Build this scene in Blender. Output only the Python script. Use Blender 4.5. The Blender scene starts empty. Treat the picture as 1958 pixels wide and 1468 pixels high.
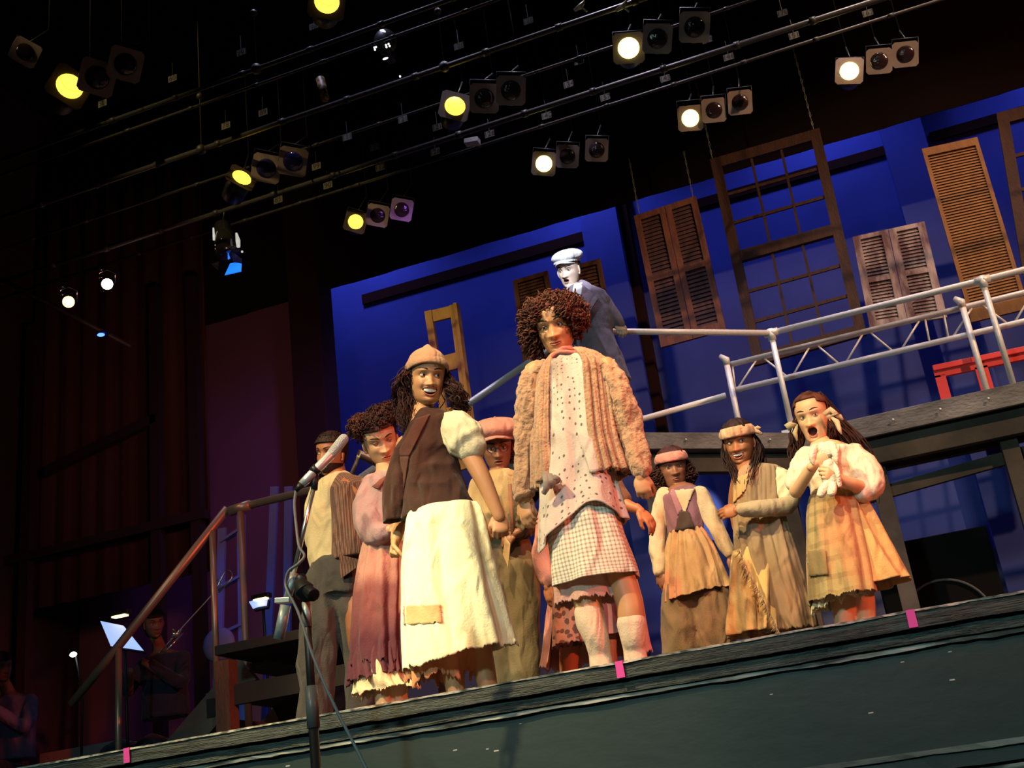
import bpy, math, random
import numpy as np
from mathutils import Vector, Matrix, noise
C = bpy.context.scene.collection
# ---------------------------------------------------------------- camera, world, light, exposure
F = 2270.0; CX, CY = 979.0, 734.0
def _n(v): v = np.array(v, float); return v/np.linalg.norm(v)
_X = -_n([-7380, 1867, F]); _Z = _n([-752, -5734, F]); _Z = _n(_Z-_X*(_X@_Z)); _Y = np.cross(_Z, _X)
RW = np.array([_X, _Y, _Z])                      # camera (right, down, forward) -> place axes
CAMZ = -0.552                                    # lens sits below the stage floor (z = 0)
cam_d = bpy.data.cameras.new('camera'); cam = bpy.data.objects.new('camera', cam_d); C.objects.link(cam)
m = np.array([RW@[1, 0, 0], RW@[0, -1, 0], RW@[0, 0, -1]]).T
cam.matrix_world = Matrix([[*m[0], 0], [*m[1], 0], [*m[2], CAMZ], [0, 0, 0, 1]])
cam_d.sensor_fit = 'HORIZONTAL'; cam_d.sensor_width = 36.0; cam_d.lens = 36.0*F/1958.0
cam_d.clip_start = 0.05; cam_d.clip_end = 100
bpy.context.scene.camera = cam
w = bpy.data.worlds.new('hall_dark'); bpy.context.scene.world = w; w.use_nodes = True
w.node_tree.nodes['Background'].inputs[0].default_value = (0.35, 0.3, 0.55, 1)
w.node_tree.nodes['Background'].inputs[1].default_value = 0.006
vs = bpy.context.scene.view_settings
vs.view_transform = 'Standard'; vs.look = 'None'; vs.exposure = 0.0; vs.gamma = 1.0; vs.use_curve_mapping = False

def P(px, py, Y):                                # point of the place at depth Y seen at a photo position
    r = RW@np.array([px-CX, py-CY, F]); r = r*(Y/r[1]); return Vector((r[0], r[1], r[2]+CAMZ))
def G(px, Y, z):                                 # point at depth Y and height z above the stage floor in photo column px
    c = RW.T@np.array([0, Y, z-CAMZ]); d = RW.T@np.array([1, 0, 0]); k = (px-CX)/F
    x = (k*c[2]-c[0])/(d[0]-k*d[2]); return Vector((x, Y, z))
def ppm(p):                                      # photo pixels per metre at a point
    c = RW.T@np.array([p[0], p[1], p[2]-CAMZ]); return F/c[2]
def spot(name, loc, target, energy, color, size_deg, blend=0.5, r=0.12):
    l = bpy.data.lights.new(name, 'SPOT'); l.energy = energy; l.color = color
    l.spot_size = math.radians(size_deg); l.spot_blend = blend; l.shadow_soft_size = r
    o = bpy.data.objects.new(name, l); C.objects.link(o); o.location = loc
    o.rotation_euler = (Vector(target)-Vector(loc)).to_track_quat('-Z', 'Y').to_euler(); return o
# stage lamps read from the light they throw, plus unseen fills added among them
spot('key_spot', (-5.0, -1.6, 7.6), (-2.1, 5.0, 1.0), 5600, (1.0, 0.74, 0.36), 24, 0.45, 0.08)
spot('key_spot', (-0.4, -0.8, 8.6), (-0.9, 6.6, 1.0), 4300, (1.0, 0.70, 0.36), 22, 0.5, 0.08)
spot('skirt_spot', (-4.0, -2.0, 5.5), (-2.25, 4.7, 0.62), 4200, (1.0, 0.93, 0.50), 9.0, 0.9, 0.08)
spot('red_side_spot', (5.5, 2.6, 2.6), (-1.6, 5.3, 0.7), 1500, (1.0, 0.14, 0.06), 34, 0.5, 0.12)
spot('rose_front_fill', (2.6, -3.0, 6.6), (-0.9, 5.8, 0.9), 1500, (1.0, 0.52, 0.42), 30, 0.5, 0.15)  # unseen soft pink fill added from the front
spot('follow_spot', (-1.0, -14.0, 9.0), (-2.08, 8.25, 3.78), 52000, (0.86, 0.92, 1.0), 1.7, 0.35, 0.03)
spot('cool_bridge_spot', (0.5, -2.0, 10.2), (-1.3, 9.0, 3.2), 4500, (0.90, 0.74, 0.92), 18, 0.6, 0.12)
spot('amber_bridge_spot', (9.0, 2.0, 8.6), (1.3, 9.9, 3.7), 5000, (1.0, 0.60, 0.33), 32, 0.6, 0.12)
spot('amber_frame_fill', (-7.0, 1.0, 8.8), (-4.1, 10.8, 4.3), 1500, (1.0, 0.72, 0.30), 14, 0.8, 0.12)  # unseen lamp added to yellow the hanging ladder-like frame
spot('stair_amber_fill', (-7.0, 1.0, 6.5), (-4.1, 6.7, 1.75), 420, (1.0, 0.55, 0.3), 16, 0.7, 0.1)  # unseen warm lamp added where the key misses the landing rail
spot('blue_stair_fill', (-1.5, -1.0, 10.0), (-3.0, 8.0, 3.0), 5000, (0.62, 0.66, 1.0), 12, 0.6, 0.12)  # unseen bluish lamp added to lift the upper stair rail
spot('bridge_down_fill', (-1.6, 7.3, 8.9), (-1.7, 8.9, 3.0), 900, (0.86, 0.76, 1.0), 54, 0.7, 0.1)  # unseen fills added overhead to brighten bridge and stair rails, sparing the wall
spot('bridge_down_fill', (1.4, 7.6, 8.9), (1.0, 9.7, 3.0), 1000, (1.0, 0.80, 0.72), 54, 0.7, 0.1)
spot('bridge_down_fill', (-3.6, 6.4, 8.9), (-3.2, 7.9, 2.6), 500, (0.66, 0.66, 1.0), 36, 0.7, 0.1)
spot('border_glow_fill', (2.0, 7.0, 4.5), (3.4, 11.5, 7.6), 90, (1.0, 0.32, 0.2), 80, 1.0, 0.3)  # unseen red lamp added for the brownish glow on the border
spot('apron_wash', (-2.5, -5.0, 4.0), (-0.6, 4.0, -0.5), 1400, (0.58, 1.0, 0.94), 70, 0.9, 0.35)
spot('wing_red_fill', (-4.6, 7.2, 3.0), (-8.6, 10.6, 4.4), 75, (1.0, 0.34, 0.24), 100, 0.9, 0.3)  # unseen red lamp added to redden the left drape
for x in (-6.0, -3.0, 0.0, 3.0):
    spot('cyc_blue_spot', (x, 11.9, 8.0), (x, 13.0, 4.8), 215, (0.20, 0.24, 1.0), 120, 1.0, 0.25)
spot('low_blue_fill', (-2.4, 12.0, 1.2), (-2.3, 13.0, 2.2), 9, (0.06, 0.24, 1.0), 110, 1.0, 0.25)  # unseen low lamp added for the brighter blue patch of wall
spot('blue_ladder_fill', (-5.3, 7.9, 3.4), (-5.75, 9.4, 1.6), 50, (0.08, 0.15, 1.0), 46, 0.9, 0.1)  # unseen blue lamp added to pick out the ladder
spot('purple_leg_wash', (-3.0, 8.5, 5.0), (-6.0, 11.6, 3.0), 170, (0.36, 0.12, 0.8), 70, 1.0, 0.3)

# ---------------------------------------------------------------- materials
def mat(name, col, rough=0.7, metal=0.0, var=0.0, col2=None, scale=6.0, bump=0.0, bscale=40.0, emit=None, estr=0.0, spec=0.35, coord='Object', stretch=None, sheen=0.0):
    M = bpy.data.materials.new(name); M.use_nodes = True; nt = M.node_tree; b = nt.nodes['Principled BSDF']
    b.inputs['Base Color'].default_value = (*col, 1); b.inputs['Roughness'].default_value = rough
    b.inputs['Metallic'].default_value = metal; b.inputs['Specular IOR Level'].default_value = spec
    if sheen: b.inputs['Sheen Weight'].default_value = sheen
    if emit: b.inputs['Emission Color'].default_value = (*emit, 1); b.inputs['Emission Strength'].default_value = estr
    if col2 or bump:
        tc = nt.nodes.new('ShaderNodeTexCoord'); src = tc.outputs[coord]
        if stretch:
            mp = nt.nodes.new('ShaderNodeMapping'); mp.inputs['Scale'].default_value = stretch
            nt.links.new(src, mp.inputs['Vector']); src = mp.outputs['Vector']
    if col2:
        nz = nt.nodes.new('ShaderNodeTexNoise'); nz.inputs['Scale'].default_value = scale; nz.inputs['Detail'].default_value = 6
        nt.links.new(src, nz.inputs['Vector'])
        rp = nt.nodes.new('ShaderNodeValToRGB'); rp.color_ramp.elements[0].position = 0.5-var; rp.color_ramp.elements[1].position = 0.5+var
        rp.color_ramp.elements[0].color = (*col, 1); rp.color_ramp.elements[1].color = (*col2, 1)
        nt.links.new(nz.outputs['Fac'], rp.inputs['Fac']); nt.links.new(rp.outputs['Color'], b.inputs['Base Color'])
    if bump:
        n2 = nt.nodes.new('ShaderNodeTexNoise'); n2.inputs['Scale'].default_value = bscale; n2.inputs['Detail'].default_value = 4
        nt.links.new(src, n2.inputs['Vector'])
        bp = nt.nodes.new('ShaderNodeBump'); bp.inputs['Strength'].default_value = bump; bp.inputs['Distance'].default_value = 0.01
        nt.links.new(n2.outputs['Fac'], bp.inputs['Height']); nt.links.new(bp.outputs['Normal'], b.inputs['Normal'])
    return M
def pattern(M, kind, col, scale, width=0.5, coord='UV', rot=0.0):
    """lays dots, checks or stripes over a cloth material"""
    nt = M.node_tree; b = nt.nodes['Principled BSDF']
    lk = b.inputs['Base Color'].links; base = lk[0].from_socket if lk else None
    tc = nt.nodes.new('ShaderNodeTexCoord'); mp = nt.nodes.new('ShaderNodeMapping'); mp.inputs['Scale'].default_value = (scale,)*3
    mp.inputs['Rotation'].default_value = (0, 0, rot)
    nt.links.new(tc.outputs[coord], mp.inputs['Vector'])
    mx = nt.nodes.new('ShaderNodeMix'); mx.data_type = 'RGBA'; mx.inputs[7].default_value = (*col, 1)
    if base: nt.links.new(base, mx.inputs[6])
    else: mx.inputs[6].default_value = b.inputs['Base Color'].default_value
    def mth(op, a, bb=None, v=None):
        n = nt.nodes.new('ShaderNodeMath'); n.operation = op
        if hasattr(a, 'links'): nt.links.new(a, n.inputs[0])
        else: n.inputs[0].default_value = a
        if bb is not None:
            if hasattr(bb, 'links'): nt.links.new(bb, n.inputs[1])
            else: n.inputs[1].default_value = bb
        return n.outputs[0]
    if kind == 'dots':
        v = nt.nodes.new('ShaderNodeTexVoronoi'); v.inputs['Scale'].default_value = 1.0; v.inputs['Randomness'].default_value = 0.35
        nt.links.new(mp.outputs[0], v.inputs['Vector']); f = mth('LESS_THAN', v.outputs['Distance'], width)
    elif kind == 'voro':
        v = nt.nodes.new('ShaderNodeTexVoronoi'); v.inputs['Scale'].default_value = 1.0
        nt.links.new(mp.outputs[0], v.inputs['Vector']); f = mth('LESS_THAN', v.outputs['Distance'], width)
    else:
        sx = nt.nodes.new('ShaderNodeSeparateXYZ'); nt.links.new(mp.outputs[0], sx.inputs[0])
        fx = mth('LESS_THAN', mth('FRACT', sx.outputs[0]), width)
        if kind == 'stripes': f = fx
        else:
            fy = mth('LESS_THAN', mth('FRACT', sx.outputs[1]), width)
            f = mth('MULTIPLY', mth('ADD', fx, fy), 0.5)
            if kind == 'grid': f = mth('MINIMUM', mth('ADD', fx, fy), 1.0)
    nt.links.new(f, mx.inputs[0]); nt.links.new(mx.outputs[2], b.inputs['Base Color']); return M
def dye(M, stops):
    """cloth dyed in bands along the v of its pattern"""
    nt = M.node_tree; b = nt.nodes['Principled BSDF']; tc = nt.nodes.new('ShaderNodeTexCoord'); sx = nt.nodes.new('ShaderNodeSeparateXYZ')
    nt.links.new(tc.outputs['UV'], sx.inputs[0]); nz = nt.nodes.new('ShaderNodeTexNoise'); nz.inputs['Scale'].default_value = 7
    nt.links.new(tc.outputs['Object'], nz.inputs['Vector'])
    a = nt.nodes.new('ShaderNodeMath'); a.operation = 'MULTIPLY_ADD'; a.inputs[1].default_value = 0.25
    nt.links.new(nz.outputs['Fac'], a.inputs[0]); nt.links.new(sx.outputs[1], a.inputs[2])
    rp = nt.nodes.new('ShaderNodeValToRGB'); e = rp.color_ramp.elements
    e[0].position, e[0].color = stops[0][0], (*stops[0][1], 1); e[1].position, e[1].color = stops[-1][0], (*stops[-1][1], 1)
    for p_, c_ in stops[1:-1]: q = e.new(p_); q.color = (*c_, 1)
    nt.links.new(a.outputs[0], rp.inputs['Fac']); nt.links.new(rp.outputs['Color'], b.inputs['Base Color']); return M

# ---------------------------------------------------------------- mesh helpers
class MB:
    def __init__(s): s.v = []; s.f = []; s.uv = None; s.mi = []; s.cur = 0
    def add(s, vs_, fs): o = len(s.v); s.v += [tuple(v) for v in vs_]; s.f += [tuple(i+o for i in f) for f in fs]; s.mi += [s.cur]*len(fs); return s
    def box(s, c, d, R=None):
        c = Vector(c); pts = []
        for z in (-.5, .5):
            for x, y in ((-.5, -.5), (.5, -.5), (.5, .5), (-.5, .5)):
                q = Vector((x*d[0], y*d[1], z*d[2])); pts.append(c+(R@q if R else q))
        return s.add(pts, [(3, 2, 1, 0), (4, 5, 6, 7), (0, 1, 5, 4), (1, 2, 6, 5), (2, 3, 7, 6), (3, 0, 4, 7)])
    def hexa(s, lo, hi):                         # 4 corner points below/front, 4 above/back
        return s.add(list(lo)+list(hi), [(3, 2, 1, 0), (4, 5, 6, 7), (0, 1, 5, 4), (1, 2, 6, 5), (2, 3, 7, 6), (3, 0, 4, 7)])
    def beam(s, a, b, w_, h_, up=(0, 0, 1)):
        a, b = Vector(a), Vector(b); d = (b-a).normalized(); u = Vector(up); sd = d.cross(u).normalized(); u = sd.cross(d)
        q = lambda p: [p-sd*w_/2-u*h_/2, p+sd*w_/2-u*h_/2, p+sd*w_/2+u*h_/2, p-sd*w_/2+u*h_/2]
        return s.hexa(q(a), q(b))
    def tube(s, pts, r, n=10, caps=True):
        pts = [Vector(p) for p in pts]; k = len(pts); r = [r]*k if not hasattr(r, '__len__') else list(r)
        t = [(pts[min(i+1, k-1)]-pts[max(i-1, 0)]).normalized() for i in range(k)]
        ref = Vector((0, 0, 1)) if abs(t[0].z) < .9 else Vector((1, 0, 0)); u = t[0].cross(ref).normalized(); rings = []
        for i in range(k):
            if i:
                u = u-t[i]*u.dot(t[i])
                u = u.normalized() if u.length > 1e-6 else t[i].orthogonal().normalized()
            w_ = t[i].cross(u); rings.append([pts[i]+(u*math.cos(a)+w_*math.sin(a))*r[i] for a in [2*math.pi*j/n for j in range(n)]])
        return s.loft(rings, caps)
    def ctube(s, pts, r, n=12):                  # round-ended tapered limb
        pts = [Vector(p) for p in pts]; r = list(r); d0 = (pts[0]-pts[1]).normalized(); d1 = (pts[-1]-pts[-2]).normalized()
        P0 = [pts[0]+d0*r[0]*q for q in (.97, .8, .5)]; R0 = [r[0]*q for q in (.25, .6, .87)]
        P1 = [pts[-1]+d1*r[-1]*q for q in (.5, .8, .97)]; R1 = [r[-1]*q for q in (.87, .6, .25)]
        return s.tube(P0+pts+P1, R0+r+R1, n)
    def loft(s, rings, caps=True, closed=True):
        n = len(rings[0]); o = len(s.v); vs_ = [p for r in rings for p in r]; fs = []
        for i in range(len(rings)-1):
            for j in range(n if closed else n-1):
                a = i*n+j; b = i*n+(j+1) % n; fs.append((a, b, b+n, a+n))
        if caps: fs.append(tuple(range(n-1, -1, -1))); fs.append(tuple((len(rings)-1)*n+j for j in range(n)))
        return s.add(vs_, fs)
    def ball(s, c, r, R=None, n=16, m_=10):
        c = Vector(c); r = (r,)*3 if not hasattr(r, '__len__') else r; rings = []
        for i in range(1, m_):
            th = math.pi*i/m_; ring = []
            for j in range(n):
                a = 2*math.pi*j/n; q = Vector((r[0]*math.sin(th)*math.cos(a), r[1]*math.sin(th)*math.sin(a), -r[2]*math.cos(th))); ring.append(c+(R@q if R else q))
            rings.append(ring)
        return s.loft(rings)
    def mesh(s, name, smooth=True):
        me = bpy.data.meshes.new(name); me.from_pydata(s.v, [], s.f)
        if smooth: me.polygons.foreach_set('use_smooth', [True]*len(s.f))
        if any(s.mi): me.polygons.foreach_set('material_index', s.mi)
        if s.uv:
            ul = me.uv_layers.new(name='UVMap'); li = np.empty(len(me.loops), int); me.loops.foreach_get('vertex_index', li)
            ul.data.foreach_set('uv', np.array(s.uv, np.float32)[li].ravel())
        me.update(); return me
    def obj(s, name, m_, parent=None, smooth=False, bevel=0.0, solid=0.0):
        return link(name, s.mesh(name, smooth), m_, parent, bevel, solid)
def link(name, me, m_, parent=None, bevel=0.0, solid=0.0):
    o = bpy.data.objects.new(name, me); C.objects.link(o)
    for q in (m_ if isinstance(m_, (list, tuple)) else [m_]): me.materials.append(q)
    if parent: o.parent = parent; o.matrix_parent_inverse = parent.matrix_world.inverted()
    if bevel:
        b = o.modifiers.new('b', 'BEVEL'); b.width = bevel; b.segments = 2; b.limit_method = 'ANGLE'
    if solid:
        b = o.modifiers.new('s', 'SOLIDIFY'); b.thickness = solid; b.offset = 0
    return o
def tag(o, label, cat, group=None, kind=None):
    o['label'] = label; o['category'] = cat
    if group: o['group'] = group
    if kind: o['kind'] = kind
    return o
def empty(name, loc, label=None, cat=None, group=None, kind=None):
    o = bpy.data.objects.new(name, None); C.objects.link(o); o.location = loc; o.empty_display_size = 0.05; o.matrix_world = Matrix.Translation(loc)
    if label: tag(o, label, cat, group, kind)
    elif kind: o['kind'] = kind
    return o
def struct(name, mb, m_, bevel=0.0, smooth=False):
    o = mb.obj(name, m_, None, smooth, bevel); o['kind'] = 'structure'; return o
def copy_tree(o, parent=None):
    c = o.copy(); C.objects.link(c); c.parent = parent
    for ch in list(o.children): copy_tree(ch, c)
    return c
# ---------------------------------------------------------------- the setting
m_face = mat('painted_stage_face', (0.014, 0.027, 0.027), .5, col2=(0.030, 0.050, 0.049), var=.22, scale=2.2, bump=.12, bscale=22, stretch=(.5, 1, 1), spec=.3)
m_lip = mat('worn_black_lip', (0.014, 0.022, 0.020), .45, col2=(0.052, 0.070, 0.064), var=.10, scale=9, bump=.8, bscale=30, stretch=(.5, 1, 8), spec=.5)
m_edge = mat('worn_pale_edge', (0.55, 0.53, 0.46), .7, col2=(0.10, 0.11, 0.09), var=.10, scale=30, stretch=(1, 3, 3))
m_floor = mat('black_stage_floor', (0.05, 0.045, 0.045), .55, bump=.2, bscale=20)
m_black = mat('black_velour', (0.010, 0.009, 0.009), .95, spec=.05)
m_wall = mat('painted_block_wall', (0.055, 0.080, 0.31), .85, col2=(0.040, 0.056, 0.23), var=.25, scale=1.6, bump=.3, bscale=6)
m_dark = mat('dark_brown_wall', (0.060, 0.040, 0.034), .9, col2=(0.035, 0.025, 0.024), var=.2, scale=1.2, bump=.2, bscale=4)
m_beam = mat('blackened_beam', (0.03, 0.012, 0.008), 1.0, spec=0.0)
XL, XR, YD = -9.5, 7.5, 4.0
struct('floor', MB().box(((XL+XR)/2, 9.0, -.10), (XR-XL, 9.4, .20)), m_floor)
struct('floor_audience', MB().box((-1, -4.2, -1.45), (17, 16.3, .2)), mat('dark_auditorium_floor', (.03, .025, .03), .8))
def bar(x0, x1, y0, y1, z0, z1, mb=None, seg=1): return (mb or MB()).box(((x0+x1)/2, (y0+y1)/2, (z0+z1)/2), (x1-x0, y1-y0, z1-z0))
def rough_bar(y0, y1, z0, z1, amp, seed, n=400, x0=XL, x1=XR):      # long board with chipped edges
    rings = []
    for i in range(n+1):
        x = x0+(x1-x0)*i/n; q = lambda k, s=1: amp*s*(noise.noise(Vector((x*5, k*7.3, seed)))+.6*noise.noise(Vector((x*24, k*3.1, seed))))
        rings.append([Vector((x, y0+q(1), z0+q(2))), Vector((x, y1, z0)), Vector((x, y1, z1)), Vector((x, y0+q(3), z1+q(4, .5)))])
    return MB().loft(rings)
struct('trim_1', rough_bar(YD-.035, YD+.35, -.052, -.004, .004, 1), m_lip)                       # stage lip board
struct('trim_2', rough_bar(YD-.040, YD+.30, -.0035, .0035, .004, 2), m_edge)                    # worn pale top edge
struct('trim_3', rough_bar(YD-.012, YD+.3, -.095, -.060, .004, 3), m_lip)
struct('trim_10', rough_bar(YD-.004, YD+.1, -.112, -.100, .006, 9), mat('chipped_highlight_line', (.03, .04, .038), .5, col2=(.26, .30, .28), var=.07, scale=9, stretch=(.4, 3, 3)))  # worn pale line; the groove's highlight is put into its colour
struct('wall_stage_front', bar(XL, XR, YD+.012, YD+.28, -1.35, -.05), m_face)
struct('trim_4', rough_bar(YD-.07, YD+.1, -.43, -.415, .003, 5), mat('lit_scuffed_ledge', (.16, .19, .175), .5, col2=(.06, .075, .07), var=.12, scale=8, stretch=(.6, 3, 3)))  # pale ledge: its lit top is put into the colour
struct('trim_5', rough_bar(YD-.06, YD+.1, -.475, -.431, .003, 6), m_face)
struct('trim_6', rough_bar(YD-.10, YD+.1, -.50, -.485, .005, 7), mat('scraped_pale_ledge', (.30, .33, .30), .5, col2=(.03, .04, .036), var=.07, scale=7, stretch=(.5, 3, 3)))
mb = MB(); random.seed(4)
for i in range(34):                                                 # paint chips knocked out of the stage face
    x = random.uniform(-4.5, 2.2); z = random.choice([-.13, -.20, -.26, -.33])+random.uniform(-.03, .03); k = random.uniform(.5, 1.6)
    mb.ball((x, YD+.012, z), (.009*k, .0012, .003*k), n=6, m_=4)
o = mb.obj('paint_chips', mat('bare_chip', (.42, .45, .42), .6)); tag(o, 'pale paint chips scattered over the dark stage front', 'paint chip', kind='stuff')
m_tape = mat('magenta_tape', (0.85, 0.08, 0.42), .5)
for px, py, lb in ((243, 1442, 'pink tape mark at the left end of the stage edge'), (1184, 1268, 'pink tape mark on the stage edge below the white knee socks'), (1741, 1172, 'pink tape mark at the right end of the stage edge')):
    p = P(px, py, YD-.04); mb = MB()
    mb.add([(p.x-.014, YD-.042, -.05), (p.x+.014, YD-.042, -.05), (p.x+.013, YD-.0445, .0045), (p.x-.013, YD-.0445, .0045), (p.x-.013, YD+.03, .0075), (p.x+.013, YD+.03, .0075)], [(0, 1, 2, 3), (3, 2, 5, 4)])
    tag(mb.obj('tape_mark', m_tape, solid=.002), lb, 'tape')
# back wall of painted block with pilasters, a duct and a dark strip
struct('wall_back', bar(XL, XR, 13.0, 13.3, 0, 9.4), m_wall)
def wx(px, py, Y): return P(px, py, Y).x
mb = MB()
for a, b in ((1115, 1185),): bar(wx(a, 450, 12.75), wx(b, 440, 12.75), 12.72, 13.0, 0, 9.3, mb)
struct('trim_7', mb, m_wall)
x0, x1 = wx(1697, 300, 12.75), wx(1778, 290, 12.75)
struct('trim_8', bar(x0, x1, 12.72, 13.0, 0, 9.3), m_wall)
struct('trim_9', bar(wx(1192, 470, 12.9), wx(1212, 470, 12.9), 12.85, 13.0, 0, 9.3), m_beam)
zb = P(1000, 480, 12.9).z
mb = MB(); bar(wx(688, 568, 12.9), wx(1112, 450, 12.9), 12.96, 13.0, zb-.07, zb+.07, mb)
tag(mb.obj('wall_duct', m_beam), 'long dark duct high on the blue wall left of the newsboy figure', 'duct')
mb = MB(); bar(wx(1260, 405, 12.9), wx(1697, 285, 12.9), 12.96, 13.0, zb-.06, zb+.06, mb)
tag(mb.obj('wall_duct', m_beam), 'dark duct on the blue wall behind the large hanging window frame', 'duct')
mb = MB(); bar(wx(1780, 262, 12.9), wx(2100, 200, 12.9), 12.96, 13.0, zb-.06, zb+.06, mb)
tag(mb.obj('wall_duct', m_beam), 'dark duct on the blue wall above the tall orange louvred door', 'duct')
struct('wall_back_base', bar(XL, XR, 12.78, 13.0, 0, 1.7), mat('dark_wall_base', (.10, .10, .16), .85, bump=.2, bscale=5))  # lower wall set in a darker colour
# black border above the blue wall; flies
ZB = .5662*11.5+CAMZ
def cloth_wave(x0, x1, y, z0, z1, amp=.05, n=120):
    mb = MB(); rings = []
    for z in (z0, (z0+z1)/2, z1):
        rings.append([Vector((x0+(x1-x0)*i/n, y+amp*math.sin(i*.9)+amp*.5*math.sin(i*2.3), z)) for i in range(n+1)])
    return mb.loft(rings, False, False)
m_border = mat('black_brown_border_cloth', (0.022, 0.014, 0.012), .95, spec=.05)
o = cloth_wave(XL+.05, XR-.05, 11.5, ZB, 9.28, .008).obj('stage_border', m_border, smooth=True, solid=.01)
tag(o, 'black cloth border hanging across the stage top in front of blue wall', 'stage curtain')
struct('ceiling', bar(XL, XR, -12, 13.3, 9.3, 9.5), m_black)
struct('wall_left', bar(XL-.2, XL, -12, 13.3, -1.4, 9.5), m_dark)
struct('wall_right', bar(XR, XR+.2, 4.3, 13.3, -1.4, 9.5), m_black)
# black teaser behind overhead pipes is the dark of the flies; wing legs at left
xa = wx(566, 700, 11.3)
struct('wall_wing', bar(-9.5, xa-.02, 11.6, 11.75, 0, 8.0), mat('dim_plum_flat', (.30, .17, .22), .9, col2=(.22, .12, .18), var=.3, scale=.8))
o = bar(xa, xa+.40, 11.2, 11.55, 0, 8.2).obj('proscenium_leg', mat('brown_black_leg', (.05, .028, .022), .9), bevel=.01)
tag(o, 'narrow dark brown vertical masking leg at the left end of the blue wall', 'stage leg')
m_drape = mat('dark_maroon_drape', (.12, .062, .05), .95, col2=(.085, .045, .04), var=.3, scale=.7, spec=.05)
o = cloth_wave(-9.4, wx(395, 700, 10.6), 10.6, 2.6, 8.6, .02, 60).obj('wing_drape', m_drape, smooth=True, solid=.01)
tag(o, 'dark maroon drape filling the left wing behind the musicians', 'stage curtain')
mb = MB()
for px in (55, 300, 375):
    q = P(px, 900, 10.4); bar(q.x-.06, q.x+.06, 10.36, 10.46, 0, 6, mb)
bar(P(0, 1000, 10.4).x-2, P(395, 900, 10.4).x, 10.34, 10.44, 3.1, 3.2, mb); mb.beam(P(90, 900, 10.4), P(300, 800, 10.4), .08, .1)
tag(mb.obj('flat_frame', mat('dark_timber_frame', (.035, .024, .022), .9)), 'dark timber frame standing against the maroon drape at left', 'scenery frame')
# ---------------------------------------------------------------- overhead rig
m_pipe = mat('dull_steel_pipe', (.05, .047, .045), .5, metal=.3, bump=.2)
m_pipel = mat('grey_batten', (.06, .056, .055), .45, metal=.2, bump=.3, bscale=20)
m_blk = mat('black_enamel', (.012, .012, .013), .45)
def pipe(z, Y, x0=XL-.02, x1=XR+.02, r=.024, m_=m_pipel, lab='', drops=()):
    mb = MB(); mb.tube([(x0, Y, z), (x1, Y, z)], r, 12); e = mb.obj('batten_pipe', m_, smooth=True); tag(e, lab, 'pipe', 'fly battens')
    for x in np.arange(x0+.4, x1, .62): 
        q = MB(); q.tube([(x, Y-.001, z), (x+.05, Y-.001, z)], r*1.35, 12); q.obj('pipe_clamp', m_pipe, e, smooth=True)
    for px, py in drops:
        p = P(px, py, Y); q = MB(); q.tube([(p.x, Y, z), (p.x, Y, 9.3)], .006, 6); q.ball((p.x, Y, z), .045); q.ball((p.x, Y, z+.55), .03); q.obj('hanger_rod', m_pipe, e, smooth=True)
    return e
ZR = 5.2
def rowY(k): return (ZR-CAMZ)/k
pipe(.700*8.4+CAMZ, 8.4, lab='lowest and brightest grey pipe running behind the middle row of lamps')
pipe(.679*8.9+CAMZ, 8.9, r=.014, m_=m_pipe, lab='thin grey pipe just under the brightest pipe')
pipe(.789*7.5+CAMZ, 7.5, r=.022, lab='grey pipe crossing above the middle row of lamps', drops=((385, 283), (850, 130)))
pipe(.745*8.1+CAMZ, 8.1, r=.012, m_=m_pipe, lab='thin dark pipe through the middle row of lamps')
pipe(.872*6.9+CAMZ, 6.9, r=.018, m_=m_pipe, lab='dim pipe above the hanging lamp with four small lights', drops=((487, 65),))
pipe(.85*7.1+CAMZ, 7.1, r=.012, m_=m_pipe, lab='thin dim pipe near the top of the picture')
# numbered channel tags on the battens
m_tag = mat('tag_card', (.085, .08, .06), .8); m_ink = mat('tag_ink', (.008, .008, .008), .8)
def digits_mesh(txt, h):
    cu = bpy.data.curves.new('txt', 'FONT'); cu.body = txt; cu.size = h; cu.align_x = 'CENTER'; cu.align_y = 'CENTER'
    o = bpy.data.objects.new('txt', cu); C.objects.link(o); dg = bpy.context.evaluated_depsgraph_get(); me = bpy.data.meshes.new_from_object(o.evaluated_get(dg))
    bpy.data.objects.remove(o); return me
tags = [(1010, 40, 7.5, '128'), (877, 88, 7.5, '128'), (1107, 117, 8.1, '135'), (1087, 161, 8.4, '134'), (1157, 186, 8.7, '157'), (1213, 121, 8.1, '142'), (1272, 150, 8.7, '145'), (1045, 221, 8.7, '140'), (936, 256, 8.7, '126'), (836, 243, 8.4, '121'),
        (770, 228, 7.9, '121'), (716, 281, 8.4, '121'), (832, 290, 8.7, '126'), (727, 320, 8.7, '112'), (664, 262, 7.9, '111'), (627, 354, 8.7, '90'), (605, 318, 8.4, '99'), (600, 50, 6.9, '98'), (1496, 25, 8.0, '170'), (1393, 109, 8.6, '146'), (1518, 68, 8.6, '151'), (1659, 25, 8.6, '162'), (1352, 76, 8.1, '139'), (503, 215, 7.5, '89'), (461, 100, 6.9, '79'), (432, 240, 7.5, '78'), (330, 150, 6.9, '60'), (196, 198, 6.9, '50'), (532, 382, 8.7, '85')]
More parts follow.
